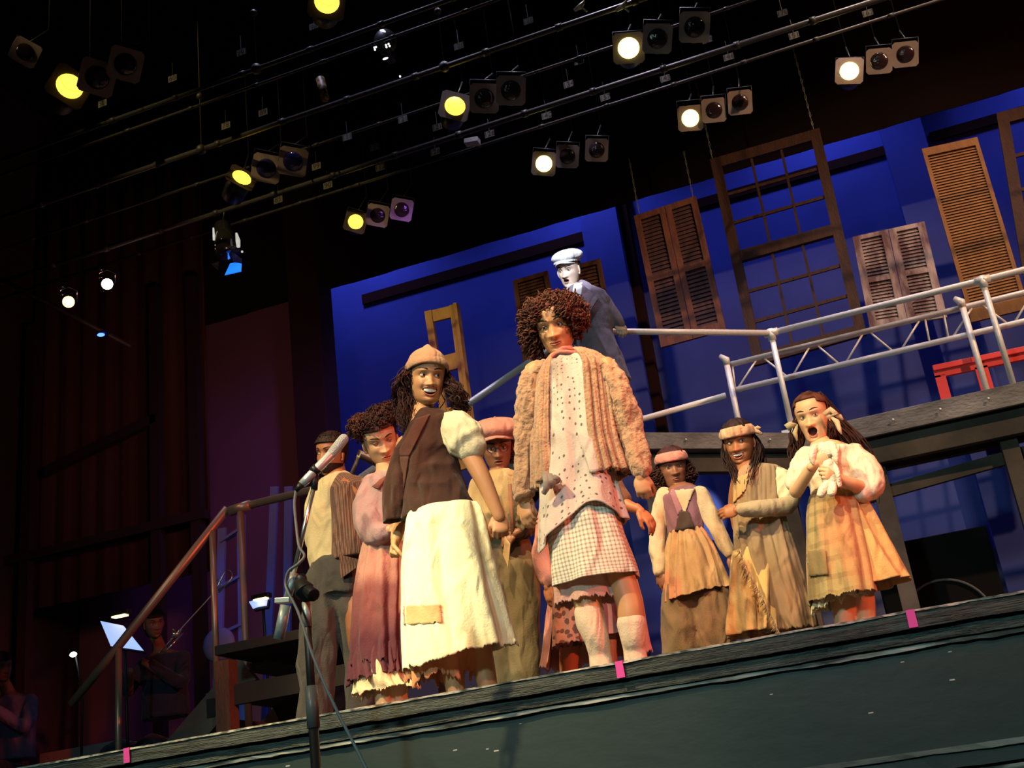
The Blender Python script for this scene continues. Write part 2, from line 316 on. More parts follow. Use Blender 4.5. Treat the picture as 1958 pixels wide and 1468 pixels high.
def tag_label(tx, px, py):
    L = sorted([l_ for l_ in lampxy if abs(l_[2]-px) < 400], key=lambda l_: (l_[2]-px)**2+(l_[3]-py)**2)[0]
    dx, dy = px-L[2], py-L[3]; side = ('right' if dx > 0 else 'left') if abs(dx) > abs(dy) else ('below' if dy > 0 else 'above'); near = 'just' if math.hypot(dx, dy) < 130 else 'well'
    base = f"dim card {tx}, {near} {side + ('' if side in ('below', 'above') else ' of')} the {L[1]} lit lamp, {L[0]} row"
    seen[base] = seen.get(base, 0)+1
    return base if seen[base] == 1 else base.replace('dim card', 'second dim card' if seen[base] == 2 else 'third dim card')
seen = {}; lampxy = [('lowest', 'leftmost', 680, 424), ('lowest', 'second', 1040, 313), ('lowest', 'third', 1320, 226), ('lowest', 'rightmost', 1624, 136), ('middle', 'leftmost', 462, 340), ('middle', 'middle', 870, 203), ('middle', 'rightmost', 1202, 92), ('top', 'leftmost', 133, 165), ('top', 'rightmost', 625, 3)]
for px, py, Y, tx in tags:
    p = P(px, py, Y); k = 1/ppm(p); mb = MB(); mb.box(p, (19*k, .004, 14*k)); t = mb.obj('channel_tag', m_tag)
    tag(t, tag_label(tx, px, py), 'tag', 'numbered cards on the overhead pipes')
    me = digits_mesh(tx, 15*k); me.transform(Matrix.Translation(p+Vector((0, -.004, 0)))@Matrix.Rotation(math.pi/2, 4, 'X')); link('number', me, m_ink, t)
    mb = MB(); mb.tube([p+Vector((0, 0, 7*k)), p+Vector((0, 0, .16))], .004, 6); mb.obj('wire', m_blk, t)
# lamps of the overhead strips: one lit, two dark beside it
m_lens = mat('lit_amber_lens', (.9, .7, .1), .4, emit=(1.0, .66, .03), estr=5.0); m_lens2 = mat('lit_hot_lens', (.9, .8, .3), .4, emit=(1.0, .80, .16), estr=9.0)
m_gel = mat('gel_frame', (.42, .33, .31), .6, col2=(.32, .24, .22), var=.2, scale=8); m_glass = mat('dark_lens', (.035, .018, .02), .12, spec=1.0, bump=1.0, bscale=18); m_glassb = mat('blue_dark_lens', (.02, .02, .09), .12, spec=1.0, bump=1.0, bscale=18)
m_glow = mat('lens_glow_ring', (.25, .18, .05), .6)
def lamp(px, py, Y, sz, lit, tilt, label, glass=None, roll=0.0, yaw=0.0, clusters=''):
    p = P(px, py, Y); d = (Vector((0, 0, CAMZ))-p).normalized()
    # aims down and toward the house, roughly at the camera
    R = (d.to_track_quat('Z', 'Y').to_matrix())@Matrix.Rotation(roll, 3, 'Z')@Matrix.Rotation(tilt, 3, 'X')@Matrix.Rotation(yaw, 3, 'Y')
    s = sz/ppm(p); e = empty('stage_lamp', p, label, 'stage lamp', clusters)
    T = lambda q: p+R@Vector(q)
    fr = MB(); N = 28; o_ = []; i_ = []
    for k in range(N):
        a = 2*math.pi*k/N; cx, sy = math.cos(a), math.sin(a); q = max(abs(cx), abs(sy)); o_.append((cx/q*s/2, sy/q*s/2)); i_.append((cx*s*.345, sy*s*.345))
    vs_ = [T((x, y, .006)) for x, y in o_]+[T((x, y, .006)) for x, y in i_]+[T((x, y, 0)) for x, y in o_]+[T((x, y, 0)) for x, y in i_]
    fs = []
    for k in range(N):
        j = (k+1) % N; fs += [(k, j, N+j, N+k), (2*N+j, 2*N+k, 3*N+k, 3*N+j), (k, 2*N+k, 2*N+j, j), (N+k, N+j, 3*N+j, 3*N+k)]
    fr.add(vs_, fs); fr.obj('gel_frame', m_gel if not lit or lit == 2 else m_gel_shade, e)
    can = MB(); can.tube([T((0, 0, -.005)), T((0, 0, -s*.5)), T((0, 0, -s*1.0)), T((0, 0, -s*1.15))], [s*.40, s*.42, s*.38, s*.2], 20); can.obj('lamp_can', m_blk, e, smooth=True)
    ln = MB(); ring = []
    for i in range(7):
        a = i/6*math.pi/2; ring.append([T((s*.34*math.cos(a)*math.cos(b), s*.34*math.cos(a)*math.sin(b), .002+s*.10*math.sin(a))) for b in [2*math.pi*k/24 for k in range(24)]])
    ring[-1] = [r_ + (T((0, 0, .002+s*.1))-r_)*.8 for r_ in ring[-2]]
    ln.loft(ring); l_ = ln.obj('lens', (m_lens2 if lit == 2 else m_lens) if lit else (glass or m_glass), e, smooth=True)
    if lit:
        w_ = MB(); w_.tube([T((s*.345*math.cos(a), s*.06-s*.22*math.sin(a)**2, s*.12)) for a in [math.pi*k/12 for k in range(13)]], s*.007, 5); w_.obj('lamp_filament_bar', m_glow, e, smooth=True)
    b = MB(); b.tube([T((-s*.45, 0, -s*.4)), T((-s*.5, 0, -s*.4)), T((-s*.5, s*.7, -s*.5)), T((s*.5, s*.7, -s*.5)), T((s*.5, 0, -s*.4)), T((s*.45, 0, -s*.4))], .006, 6)
    yk = T((0, s*.7, -s*.5)); b.tube([yk, Vector((yk.x, Y+.28, p.z+.42))], .008, 6); b.tube([Vector((yk.x, Y+.28, p.z+.40)), Vector((yk.x, Y+.28, 9.32))], .006, 6); b.obj('yoke', m_blk, e, smooth=True)
    return e
m_gel_shade = mat('gel_frame_shadowed', (.10, .075, .06), .6)  # darker gel frame copy, shade put into its colour
YA, YB, YC = rowY(.636), rowY(.736), rowY(.937)
RA = 'lamps in the overhead strips'
sides = [('front', 680, 424, YA, 42, 36), ('front', 1040, 313, YA, 46, 38), ('front', 1320, 226, YA, 48, 40), ('front', 1624, 136, YA, 52, 42), ('middle', 462, 340, YB, 54, 46), ('middle', 870, 203, YB, 58, 50), ('middle', 1202, 92, YB, 60, 52), ('top', 133, 165, YC, 74, 60), ('top', 625, 3, YC, 70, 60)]
order = {'front': 'lowest row of lamps', 'middle': 'middle row of lamps', 'top': 'top row of lamps'}
pos = ['leftmost', 'second from left', 'third from left', 'rightmost', 'leftmost', 'middle', 'rightmost', 'leftmost', 'rightmost']
rolls = [-.35, -.25, -.15, -.3, -.5, -.35, -.15, -.5, -.2]
tl = [-.25, -.15, 0, -.35, -.9, -.5, -.3, -.5, -.4]
dark = [((722, 412, 42), (768, 401, 42)), ((1085, 299, 44), (1141, 287, 44)), ((1365, 211, 46), (1415, 196, 46)), ((1681, 117, 48), (1731, 104, 48)), ((509, 322, 54), (560, 309, 54)), ((926, 188, 56), (977, 173, 56)), ((1257, 74, 56), (1328, 52, 58)), ((186, 148, 66), (240, 123, 62)), ()]
for i, (rn, px, py, Y, sz, _) in enumerate(sides):
    lamp(px, py, Y, sz, 2 if i in (2, 3, 6, 1) else 1, tl[i], f'lit amber lamp, {pos[i]} of the {order[rn]}', roll=rolls[i], clusters=RA)
    for k, q in enumerate(dark[i]):
        lamp(q[0], q[1], Y, q[2], 0, -.15, f'unlit square lamp, {"first" if k == 0 else "second"} to the right of the {pos[i]} lit lamp, {order[rn].replace(" of lamps", "")}', glass=m_glassb if i in (4,) else None, roll=-.26+.05*(i % 3), clusters=RA)
lamp(48, 100, YC, 50, 0, -.4, 'dim dark lamp in a square frame at the far top left corner', roll=-.4, clusters=RA)
# small bright lamps in the left wing and a barn-door lamp
m_wlens = mat('hot_pink_white_lens', (1, 1, 1), .4, emit=(1.0, .62, .62), estr=14); m_olens = mat('hot_orange_lens', (1, .8, .4), .4, emit=(1.0, .50, .10), estr=9)
m_sil = mat('polished_housing', (.8, .8, .82), .15, metal=1.0)
def par(px, py, Y, r, m_, label):
    p = P(px, py, Y); d = (Vector((0, 0, CAMZ))-p).normalized(); R = d.to_track_quat('Z', 'Y').to_matrix(); T = lambda q: p+R@Vector(q); r = r/ppm(p)
    e = empty('wing_lamp', p, label, 'stage lamp'); b = MB(); b.tube([T((0, 0, 0)), T((0, 0, -.06)), T((0, .0, -.28)), T((0, .0, -.32))], [r*1.25, r*1.3, r*1.1, r*.6], 20); b.obj('lamp_can', m_blk, e, smooth=True)
    b = MB(); b.ball(T((0, 0, .002)), (r, r, r*.3), R, 20, 8); b.obj('lens', m_, e, smooth=True)
    b = MB(); b.tube([T((-r*1.3, 0, -.15)), T((-r*1.4, r*2, -.15)), T((0, r*2.6, -.15)), T((r*1.4, r*2, -.15)), T((r*1.3, 0, -.15))], .01, 8); b.ball(T((-r*1.1, r*2.6, -.13)), (r*.45, r*.3, r*.3), R); b.ball(T((-r*1.1, r*1.2, -.02)), (r*.45, r*.3, r*.3), R); b.obj('bracket', m_sil, e, smooth=True); return e
par(205, 543, 8.6, 10.5, m_wlens, 'small glaring pinkish white lamp in the left wing')
par(131, 577, 8.4, 11, m_olens, 'small glaring orange lamp in the left wing below the white one')
p = P(193, 640, 8.2); mb = MB(); mb.ball(p, (.035, .03, .012)); e = empty('blue_work_light', p, 'tiny blue light on the sloping rail in the left wing', 'work light')
mb.obj('lens', mat('blue_glow', (0, 0, 1), .4, emit=(.03, .08, 1.0), estr=9), e, smooth=True); mb = MB(); mb.box(p+Vector((0, .03, .03)), (.10, .06, .03)); mb.obj('housing', m_blk, e)
mb = MB(); mb.tube([P(0, 533, 8.3), P(250, 662, 8.9)], .022, 10); tag(mb.obj('wing_rail', m_pipe, smooth=True), 'sloping dim pipe in the left wing under the two glaring lamps', 'pipe')
p = P(436, 480, 8.4); e = empty('barn_door_lamp', p, 'black lamp with glossy housing and a blue lit barn door flap', 'stage lamp')
k = 1/ppm(p); Q = lambda px, py, dy=0: P(px, py, 8.4+dy)
mb = MB(); mb.tube([Q(425, 432, .05), Q(432, 462), Q(436, 485)], [16*k, 22*k, 24*k], 20); mb.obj('housing', mat('glossy_black', (.02, .02, .02), .08, spec=1.0), e, smooth=True)
mb = MB(); mb.tube([Q(408, 436, -.06), Q(409, 452, -.08), Q(409, 459, -.08)], [1.6*k, 2.4*k, 2*k], 8); mb.tube([Q(452, 446, -.07), Q(455, 460, -.09), Q(456, 472, -.09)], [2*k, 4.5*k, 3.4*k], 10); mb.tube([Q(412, 469, -.08), Q(425, 465, -.09)], 2.0*k, 8); mb.ball(Q(463, 481, -.05), 2.2*k); mb.obj('chrome_fitting', mat('glinting_chrome', (.95, .95, .95), .1, metal=.6, emit=(1, 1, .9), estr=.5), e, smooth=True)  # chrome glints are put in as a little emission
mb = MB(); mb.add([Q(430, 526), Q(461, 519), Q(462, 504, .02), Q(449, 502, .05), Q(440, 504, .1)], [(0, 1, 2, 3, 4)]); mb.obj('barn_door', mat('blue_glow_face', (.02, .15, 1), .4, emit=(.01, .16, 1.0), estr=1.6), e, solid=.004); mb = MB(); mb.add([Q(436, 483, -.03), Q(440, 494, -.04), Q(436, 496, -.02)], [(0, 1, 2)]); mb.obj('barn_door', mat('blue_glow_flap', (.02, .15, 1), .4, emit=(.01, .16, 1.0), estr=1.6), e, solid=.004)  # blue light on the flaps is put in as emission
mb = MB(); mb.add([Q(404, 505), Q(419, 500, .05), Q(417, 516)], [(0, 1, 2)]); mb.obj('barn_door', mat('dark_flap', (.03, .03, .05), .4), e, solid=.004); mb = MB(); mb.add([Q(440, 478, -.02), Q(463, 495, -.02), Q(462, 504, .02), Q(446, 500, .05)], [(0, 1, 2, 3)]); mb.obj('barn_door', bpy.data.materials['dark_flap'], e, solid=.004)
mb = MB(); mb.tube([Q(425, 432, .05), Q(428, 415), Q(430, 395)], .01, 8); mb.obj('hook', m_blk, e, smooth=True)
# little reflective fixtures near the top
p = P(737, 80, 7.3); k = 1/ppm(p); Q = lambda px, py, dy=0: P(px, py, 7.3+dy)
e = empty('moving_lamp', p, 'black moving lamp with two clusters of small white lights, above the middle lamps', 'stage lamp')
mb = MB(); mb.ball(p, (22*k, 22*k, 26*k)); mb.box(P(745, 105, 7.33), (16*k, .1, 26*k)); mb.obj('housing', m_blk, e, smooth=True, bevel=.01)
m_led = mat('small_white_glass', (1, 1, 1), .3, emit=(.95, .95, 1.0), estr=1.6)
mb = MB()
for a, b in ((716, 91), (719, 90), (717, 95), (738, 86), (743, 84), (739, 90), (745, 88)): mb.ball(Q(a, b, -.14), 2.0*k, n=8, m_=6)
mb.obj('led_cluster', m_led, e, smooth=True)
mb = MB(); mb.ball(Q(737, 112, -.14), (6*k, 2*k, 2.2*k), n=8, m_=6); mb.ball(Q(765, 146, -.14), 2*k, n=8, m_=6); mb.tube([Q(727, 58, -.14), Q(732, 58, -.15), Q(737, 61, -.14)], [1*k, 2.4*k, 1*k], 8); mb.obj('glint', m_led, e, smooth=True)  # highlights on the housing, modelled as small glowing beads
mb = MB(); mb.tube([P(612, 150, 7.2), P(622, 190, 7.2)], .035, 12); o = mb.obj('gel_scroller', mat('amber_tin', (.30, .17, .05), .5, col2=(.05, .03, .01), var=.05, scale=30), smooth=True); tag(o, 'small amber can hanging left of the moving lamp', 'stage lamp')
p = P(903, 271, 8.6); mb = MB(); mb.box(p, (.13, .08, .05), Matrix.Rotation(.15, 3, 'Y')); tag(mb.obj('junction_box', mat('pale_box', (.35, .34, .36), .6), bevel=.005), 'small pale grey box hanging below the middle row of lamps', 'box')
for px, lb in ((1110, 'bright brass shutter handles at the top edge of picture, left one'), (1190, 'bright brass shutter handle at the top edge of picture, right one')):
    mb = MB(); mb.tube([P(px-12, 20, 6.9), P(px, 12, 6.9), P(px+8, 2, 6.9)], [.012, .02, .008], 8); mb.tube([P(px, 12, 6.9), P(px+12, 22, 6.9)], .008, 8); tag(mb.obj('lamp_handle', mat('brass', (.5, .42, .28), .4, metal=.4), smooth=True), lb, 'lamp handle')

# ---------------------------------------------------------------- hung shutters and window frames
def quadmap(c, Y, Y1=None):
    TL, TR, BR, BL = [P(x, y, Y) for x, y in c]
    def f(u, v, dy=0.0): q = (TL*(1-u)+TR*u)*(1-v)+(BL*(1-u)+BR*u)*v; return Vector((q.x, q.y+dy, q.z))
    f.w = (TR-TL).length; f.h = (BL-TL).length; return f
def slab(mb, f, u0, u1, v0, v1, y0, y1, dz=0.0):
    a = [f(u0, v1, y0), f(u1, v1, y0), f(u1, v0, y0), f(u0, v0, y0)]; b = [f(u0, v1, y1), f(u1, v1, y1), f(u1, v0, y1), f(u0, v0, y1)]
    mb.hexa(b, a) if False else mb.hexa(a, b)
def louvre(mb, f, u0, u1, v0, v1, n, t=.010):
    for i in range(n):
        va, vb = v0+(v1-v0)*(i+.0)/n, v0+(v1-v0)*(i+1.02)/n
        a = [f(u0, vb, -.004), f(u1, vb, -.004), f(u1, va, .010), f(u0, va, .010)]; b = [q+Vector((0, .006, .002)) for q in a]; mb.hexa(a, b)
def chain(px0, py0, px1, py1, Y, parent):
    a, b = P(px0, py0, Y), P(px1, py1, Y); b.x = a.x if abs(a.x-b.x) < .3 else b.x; n = int((b-a).length/.05); mb = MB()
    for i in range(n): 
        c = a.lerp(b, i/n); q = a.lerp(b, (i+1)/n); o_ = Vector((.006, 0, 0)) if i % 2 else Vector((0, .006, 0)); mb.tube([c+o_, q+o_], .0035, 5); mb.tube([c-o_, q-o_], .0035, 5)
    mb.obj('hanging_chain', m_chain, parent)
m_chain = mat('dull_chain', (.28, .30, .24), .5, metal=.3)
def shutter(c, Y, cols, rows, mf, ml, name, label, stile=.10, n=16, cat='shutter', mid=None, chains=()):
    f = quadmap(c, Y); e = empty(name, (f(.5, 1)), label, cat)
    for k in range(cols):
        u0, u1 = k/cols+.004, (k+1)/cols-.004; s_ = stile/cols; fr = MB()
        slab(fr, f, u0, u0+s_, 0, 1, -.015, .02); slab(fr, f, u1-s_, u1, 0, 1, -.015, .02); rr = [0]+(mid or [i/rows for i in range(1, rows)])+[1]
        rh = .045
        for i, v in enumerate(rr):
            v0 = 0 if i == 0 else (1-rh*1.4 if i == len(rr)-1 else v-rh/2); v1 = rh if i == 0 else (1 if i == len(rr)-1 else v+rh/2); slab(fr, f, u0+s_, u1-s_, v0, v1, -.015, .02)
        fo = fr.obj('shutter_leaf' if cols > 1 else 'door_frame', mf, e)
        for i in range(len(rr)-1):
            lm = MB(); v0 = rr[i]+(rh if i == 0 else rh/2); v1 = rr[i+1]-(rh*1.4 if i == len(rr)-2 else rh/2); louvre(lm, f, u0+s_*.9, u1-s_*.9, v0, v1, max(4, int(n*(v1-v0)*rows)))
            slab(lm, f, u0+s_*.8, u1-s_*.8, v0-.01, v1+.01, .024, .030); lm.obj('louvre_panel', ml, fo)
    for ch in chains: chain(*ch, Y, e)
    return e
wood = lambda n, c, c2, sc=5: mat(n, c, .8, col2=c2, var=.12, scale=sc, bump=.5, bscale=30, stretch=(3, 1, 1))
m_rust = wood('rust_wood', (.24, .085, .045), (.14, .055, .045)); m_slat = wood('maroon_slat', (.105, .045, .045), (.065, .032, .036))
m_pale = wood('peeling_pale_wood', (.42, .30, .28), (.12, .055, .06), 3); m_pslat = wood('peeling_slat', (.34, .24, .22), (.10, .045, .05), 3)
m_orange = wood('orange_wood', (.27, .115, .035), (.21, .085, .028)); m_brown = wood('brown_wood', (.14, .055, .03), (.10, .04, .025))
m_yel = wood('ochre_wood', (.62, .40, .06), (.50, .31, .05)); m_red = mat('scarlet_paint', (.75, .055, .05), .5, bump=.1); m_win = wood('sash_wood', (.060, .024, .016), (.042, .017, .012))
YH = 10.8
shutter([(1212, 414), (1331, 375), (1389, 631), (1264, 665)], YH, 2, 2, m_rust, m_slat, 'hanging_shutter', 'pair of rust framed louvred shutters hung left of the big window frame', .18, 18, chains=((1222, 408, 1215, 300), (1325, 376, 1305, 290)))
shutter([(1630, 454), (1768, 424), (1812, 607), (1663, 629)], YH, 2, 2, m_pale, m_pslat, 'hanging_shutter', 'peeling pale and maroon louvred shutters hung right of the big window frame', .20, 15)
shutter([(1762, 286), (1869, 263), (1968, 590), (1857, 617)], YH, 1, 1, m_orange, m_orange, 'louvred_door', 'tall orange brown louvred door panel hung at the far right', .07, 62, cat='door panel')
shutter([(981, 537), (1047, 518), (1082, 690), (1003, 712)], YH, 1, 1, m_brown, m_brown, 'hanging_shutter', 'brown louvred shutter hung left of the figure in the white cap', .12, 30)
shutter([(1085, 511), (1148, 495), (1184, 690), (1112, 705)], YH, 1, 1, m_brown, m_brown, 'hanging_shutter', 'brown louvred shutter hung behind the shoulder of the figure in the white cap', .12, 30)
def sash(c, Y, cols, rows, label, st=.09, mid=True, chains=()):
    f = quadmap(c, Y); e = empty('window_sash', f(.5, 1), label, 'window frame'); fr = MB(); t = .05
    slab(fr, f, 0, st, 0, 1, -.02, .03); slab(fr, f, 1-st, 1, 0, 1, -.02, .03); slab(fr, f, st, 1-st, 0, .05, -.02, .03); slab(fr, f, st, 1-st, .95, 1, -.02, .03); slab(fr, f, st, 1-st, .475, .525, -.03, .03); fr.obj('outer_frame', m_win, e)
    g = MB()
    for k in range(1, cols): u = st+(1-2*st)*k/cols; slab(g, f, u-.011, u+.011, .05, .475, -.01, .015); slab(g, f, u-.011, u+.011, .525, .95, -.01, .015)
    for h0, h1 in ((.05, .475), (.525, .95)):
        for k in range(1, rows): v = h0+(h1-h0)*k/rows; slab(g, f, st, 1-st, v-.007, v+.007, -.008, .013)
    g.obj('glazing_bars', m_win, e)
    for ch in chains: chain(*ch, Y, e)
    return e
sash([(1358, 306), (1567, 246), (1658, 640), (1442, 700)], YH, 3, 3, 'large empty wooden window frame hung in the middle of the blue wall', chains=((1362, 303, 1340, 150), (1556, 248, 1500, 60)))
sash([(1905, 218), (2090, 170), (2190, 640), (1985, 695)], YH+.15, 3, 3, 'brown window frame partly cut off at the right edge', .12)
f = quadmap([(813, 597), (874, 582), (914, 890), (860, 905)], YH); e = empty('ladder_frame', f(.5, 1), 'ochre yellow ladder-like frame with open panels behind the woman in the tan cap', 'scenery frame')
mb = MB(); st = .22
slab(mb, f, 0, st, 0, 1, -.03, .03); slab(mb, f, 1-st, 1, 0, 1, -.03, .03)
mb.obj('stile', m_yel, e, bevel=.005)
for a, b in ((.0, .075), (.30, .40), (.62, .72), (.93, 1)):
    mb = MB(); slab(mb, f, st, 1-st, a, b, -.015, .025); mb.obj('rail', m_yel, e, bevel=.004)
mb = MB(); slab(mb, f, .93, 1.04, .0, 1, -.06, .04); mb.obj('edge_strip', m_yel, e, bevel=.004)
# ---------------------------------------------------------------- bridge, rails, stairs
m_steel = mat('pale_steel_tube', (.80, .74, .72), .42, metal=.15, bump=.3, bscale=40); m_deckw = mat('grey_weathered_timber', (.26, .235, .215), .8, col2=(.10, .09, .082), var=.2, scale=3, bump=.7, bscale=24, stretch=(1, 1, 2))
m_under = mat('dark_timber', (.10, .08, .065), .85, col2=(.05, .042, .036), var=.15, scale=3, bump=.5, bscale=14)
ZD = .303*9.5+CAMZ; A = Vector((-.206*8.62, 8.62, ZD)); Bc = Vector((-.73, 9.5, ZD)); Lc = Vector((-2.75, 8.1, ZD))
dr = (A-Bc).normalized(); Lc = Bc+dr*2.35; L2 = Lc+Vector((-.35, .75, 0)); e = empty('bridge_platform', (0, 9.8, 0), 'raised grey timber bridge crossing behind the women on the right', 'platform')
poly = [Lc, Bc, Vector((4.5, 9.5, ZD)), Vector((4.5, 10.15, ZD)), Vector((-.95, 10.15, ZD)), L2]
mb = MB(); lo = [p-Vector((0, 0, .05)) for p in poly]; n = len(poly); mb.add(lo+poly, [tuple(range(n-1, -1, -1)), tuple(range(n, 2*n))]+[(i, (i+1) % n, n+(i+1) % n, n+i) for i in range(n)]); mb.obj('deck', m_deckw, e)
def fascia(a, b, h, nm='fascia_board', drop=0.0, m_=None, t=.04):
    mb = MB(); z = Vector((0, 0, -h/2-drop)); mb.beam(a+z, b+z, t, h); o = mb.obj(nm, m_ or m_deckw, e, bevel=.004); return o
off = Vector((0, -.03, 0))
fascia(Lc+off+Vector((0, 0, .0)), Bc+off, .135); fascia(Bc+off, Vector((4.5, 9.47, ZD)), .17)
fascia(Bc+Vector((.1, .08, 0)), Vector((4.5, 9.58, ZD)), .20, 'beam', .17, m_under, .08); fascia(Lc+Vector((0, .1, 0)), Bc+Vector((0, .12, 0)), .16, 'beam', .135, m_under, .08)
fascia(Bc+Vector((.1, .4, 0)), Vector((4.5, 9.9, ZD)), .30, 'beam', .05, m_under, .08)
for k in range(8):
    x = .05+k*.36; mb = MB(); mb.ball((x, 9.42, ZD-.085), (.012, .006, .012), n=8, m_=6); mb.obj('bolt_head', mat('bolt', (.5, .48, .45), .4, metal=.5) if k == 0 else bpy.data.materials['bolt'], e, smooth=True)
for k in range(5):
    q = Bc+dr*(.25+.38*k); mb = MB(); mb.ball(q+Vector((.02, -.065, -.07)), .011, n=8, m_=6); mb.obj('bolt_head', bpy.data.materials['bolt'], e, smooth=True)
for px, py, Y in ((1693, 960, 9.7), (1944, 900, 9.7), (1246, 900, 8.9), (1500, 920, 9.8)):
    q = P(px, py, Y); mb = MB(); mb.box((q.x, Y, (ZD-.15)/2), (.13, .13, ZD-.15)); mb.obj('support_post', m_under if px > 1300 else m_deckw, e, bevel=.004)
mb = MB(); q = G(1700, 9.7, .9); mb.beam(Vector((q.x, 9.75, 1.75)), Vector((q.x+1.3, 9.75, 1.85)), .05, .10); mb.obj('cross_brace', m_under, e)
tag(MB().box((P(1785, 1075, 10.6).x, 10.8, .75), (.95, .6, 1.5)).obj('speaker_cabinet', m_black, bevel=.02), 'large black speaker cabinet in the dark under the bridge', 'speaker'); sp = bpy.data.objects['speaker_cabinet']
q = P(1785, 1075, 10.48); mb = MB(); mb.tube([(q.x+.36*math.cos(a), 10.485, .76+.36*math.sin(a)) for a in np.linspace(0, 2*math.pi, 40)], .012, 8, False); mb.obj('woofer_ring', mat('woofer_grey', (.09, .09, .10), .5), sp, smooth=True)
q = P(1905, 867, 9.9); mb = MB(); mb.box(q, (.14, .08, .10)); mb.box(q+Vector((0, -.03, -.08)), (.05, .04, .10)); tag(mb.obj('bridge_clamp', mat('blue_plastic', (.10, .10, .75), .5), bevel=.01), 'small blue clamp under the bridge at the right', 'clamp')
ZT = .399*9.5+CAMZ
def post(a, b, r=.024, nm='post', par_=None, m_=None):
    mb = MB(); mb.tube([a, b], r, 14); return mb.obj(nm, m_ or m_steel, par_, smooth=True)
def fitting(p, par_, r=.036, d=(1, 0, 0)):
    mb = MB(); d = Vector(d).normalized()*.06; mb.tube([p-d, p+d], r, 14); mb.tube([p+Vector((0, 0, -.07)), p+Vector((0, 0, .03))], r, 14); return mb.obj('pipe_fitting', m_steel, par_, smooth=True)
# front rail of the bridge
p1 = Vector((-.077*9.5, 9.5, ZT)); p2 = Vector((.103*9.5, 9.5, ZT)); p3 = Vector((4.4, 9.5, ZT))
r = empty('bridge_handrail', (p1.x, p1.y, ZD), 'steel pipe handrail along the front edge of the raised bridge', 'handrail')
mb = MB(); mb.tube([p1, p2, p3], .026, 14); mb.obj('top_rail', m_steel, r, smooth=True)
for q in (p1, p2, Vector((2.9, 9.5, ZT))): post(Vector((q.x, q.y, ZD)), q, .024, 'post', r); fitting(q, r, .034)
mb = MB(); mb.box(Vector((p1.x+.0, 9.46, ZD+.01)), (.16, .10, .03)); mb.obj('post_plate', m_steel, r)
q0 = Vector((-.254*8.44, 8.44, ZT)); mb = MB(); mb.tube([p1-Vector((0, 0, .0)), q0], .026, 14); mb.obj('side_rail', m_steel, r, smooth=True)
s1 = Vector((-.375*8.0, 8.0, .401*8+CAMZ)); s2 = s1+(s1-q0)*.85
mb = MB(); mb.tube([q0, s1, s2], .027, 14); mb.obj('stair_rail', m_steel, r, smooth=True); post(Vector((q0.x, q0.y, ZD)), q0, .024, 'post', r); fitting(q0, r, .036, p1-q0)
# truss rail at the back of the bridge
YT = 10.0; zt, zl = .379*YT+CAMZ, .3545*YT+CAMZ; x0, x1 = -.121*YT, 4.4
t = empty('truss_rail', (x0, YT, ZD), 'pale ladder truss with zigzag bracing used as the back rail of the bridge', 'truss')
mb = MB(); mb.tube([(x0, YT, zt), (x1, YT, zt)], .026, 14); mb.obj('top_chord', m_steel, t, smooth=True); mb = MB(); mb.tube([(x0, YT, zl), (x1, YT, zl)], .026, 14); mb.obj('bottom_chord', m_steel, t, smooth=True)
def fx(px, v): z = zt if v else zl; return Vector((G(px, YT, z).x, YT, z))
zz = [((1400, 1), (1406, 0)), ((1409, 0), (1449, 1)), ((1457, 1), (1507, 0)), ((1515, 0), (1550, 1)), ((1559, 1), (1607, 0)), ((1616, 0), (1652, 1)), ((1660, 1), (1710, 0)), ((1722, 0), (1761, 1)), ((1768, 1), (1778, 0)), ((1804, 1), (1814, 0)), ((1820, 0), (1862, 1)), ((1874, 1), (1930, 0)), ((1938, 0), (1978, 1)), ((1985, 1), (2035, 0))]
for (a, va), (b, vb) in zz: mb = MB(); mb.tube([fx(a, va), fx(b, vb)], .009, 8); mb.obj('brace', m_steel, t, smooth=True)
for px in (1388, 1838):
    q = G(px, YT-.06, zt+.03); post(Vector((q.x, q.y, ZD)), q, .026, 'post', t); 
    mb = MB(); mb.tube([q+Vector((-.045, 0, .05)), q, q-Vector((0, 0, .05))], [.02, .036, .03], 12); mb.obj('pipe_fitting', m_steel, t, smooth=True)
a = P(1388, 756, YT-.06); b = P(1225, 802, YT-.06); b.z = a.z+.0; b2 = P(985, 912, 9.3); mb = MB(); mb.tube([a, P(1225, 802, YT-.1), b2], .027, 14); mb.obj('lower_rail', mat('white_painted_tube', (.9, .86, .8), .5), t, smooth=True)
# red frame on the bridge
f = quadmap([(1783, 703), (1985, 661), (2013, 745), (1806, 790)], 10.06); e = empty('red_frame', (f(.5, 1).x, 10.06, ZD), 'red painted frame with rectangular openings standing on the bridge', 'scenery frame'); mb = MB()
for a in ((0, .10), (.38, .50), (.88, 1)): slab(mb, f, a[0], a[1], .20, .85, -.02, .02)
slab(mb, f, 0, 1, 0, .24, -.02, .02); slab(mb, f, 0, 1, .74, 1.06, -.02, .02); mb.obj('panel', m_red, e); mb = MB(); slab(mb, f, 0, 1, -.02, .10, -.045, -.0); mb.obj('ledge_strip', m_red, e, bevel=.004)
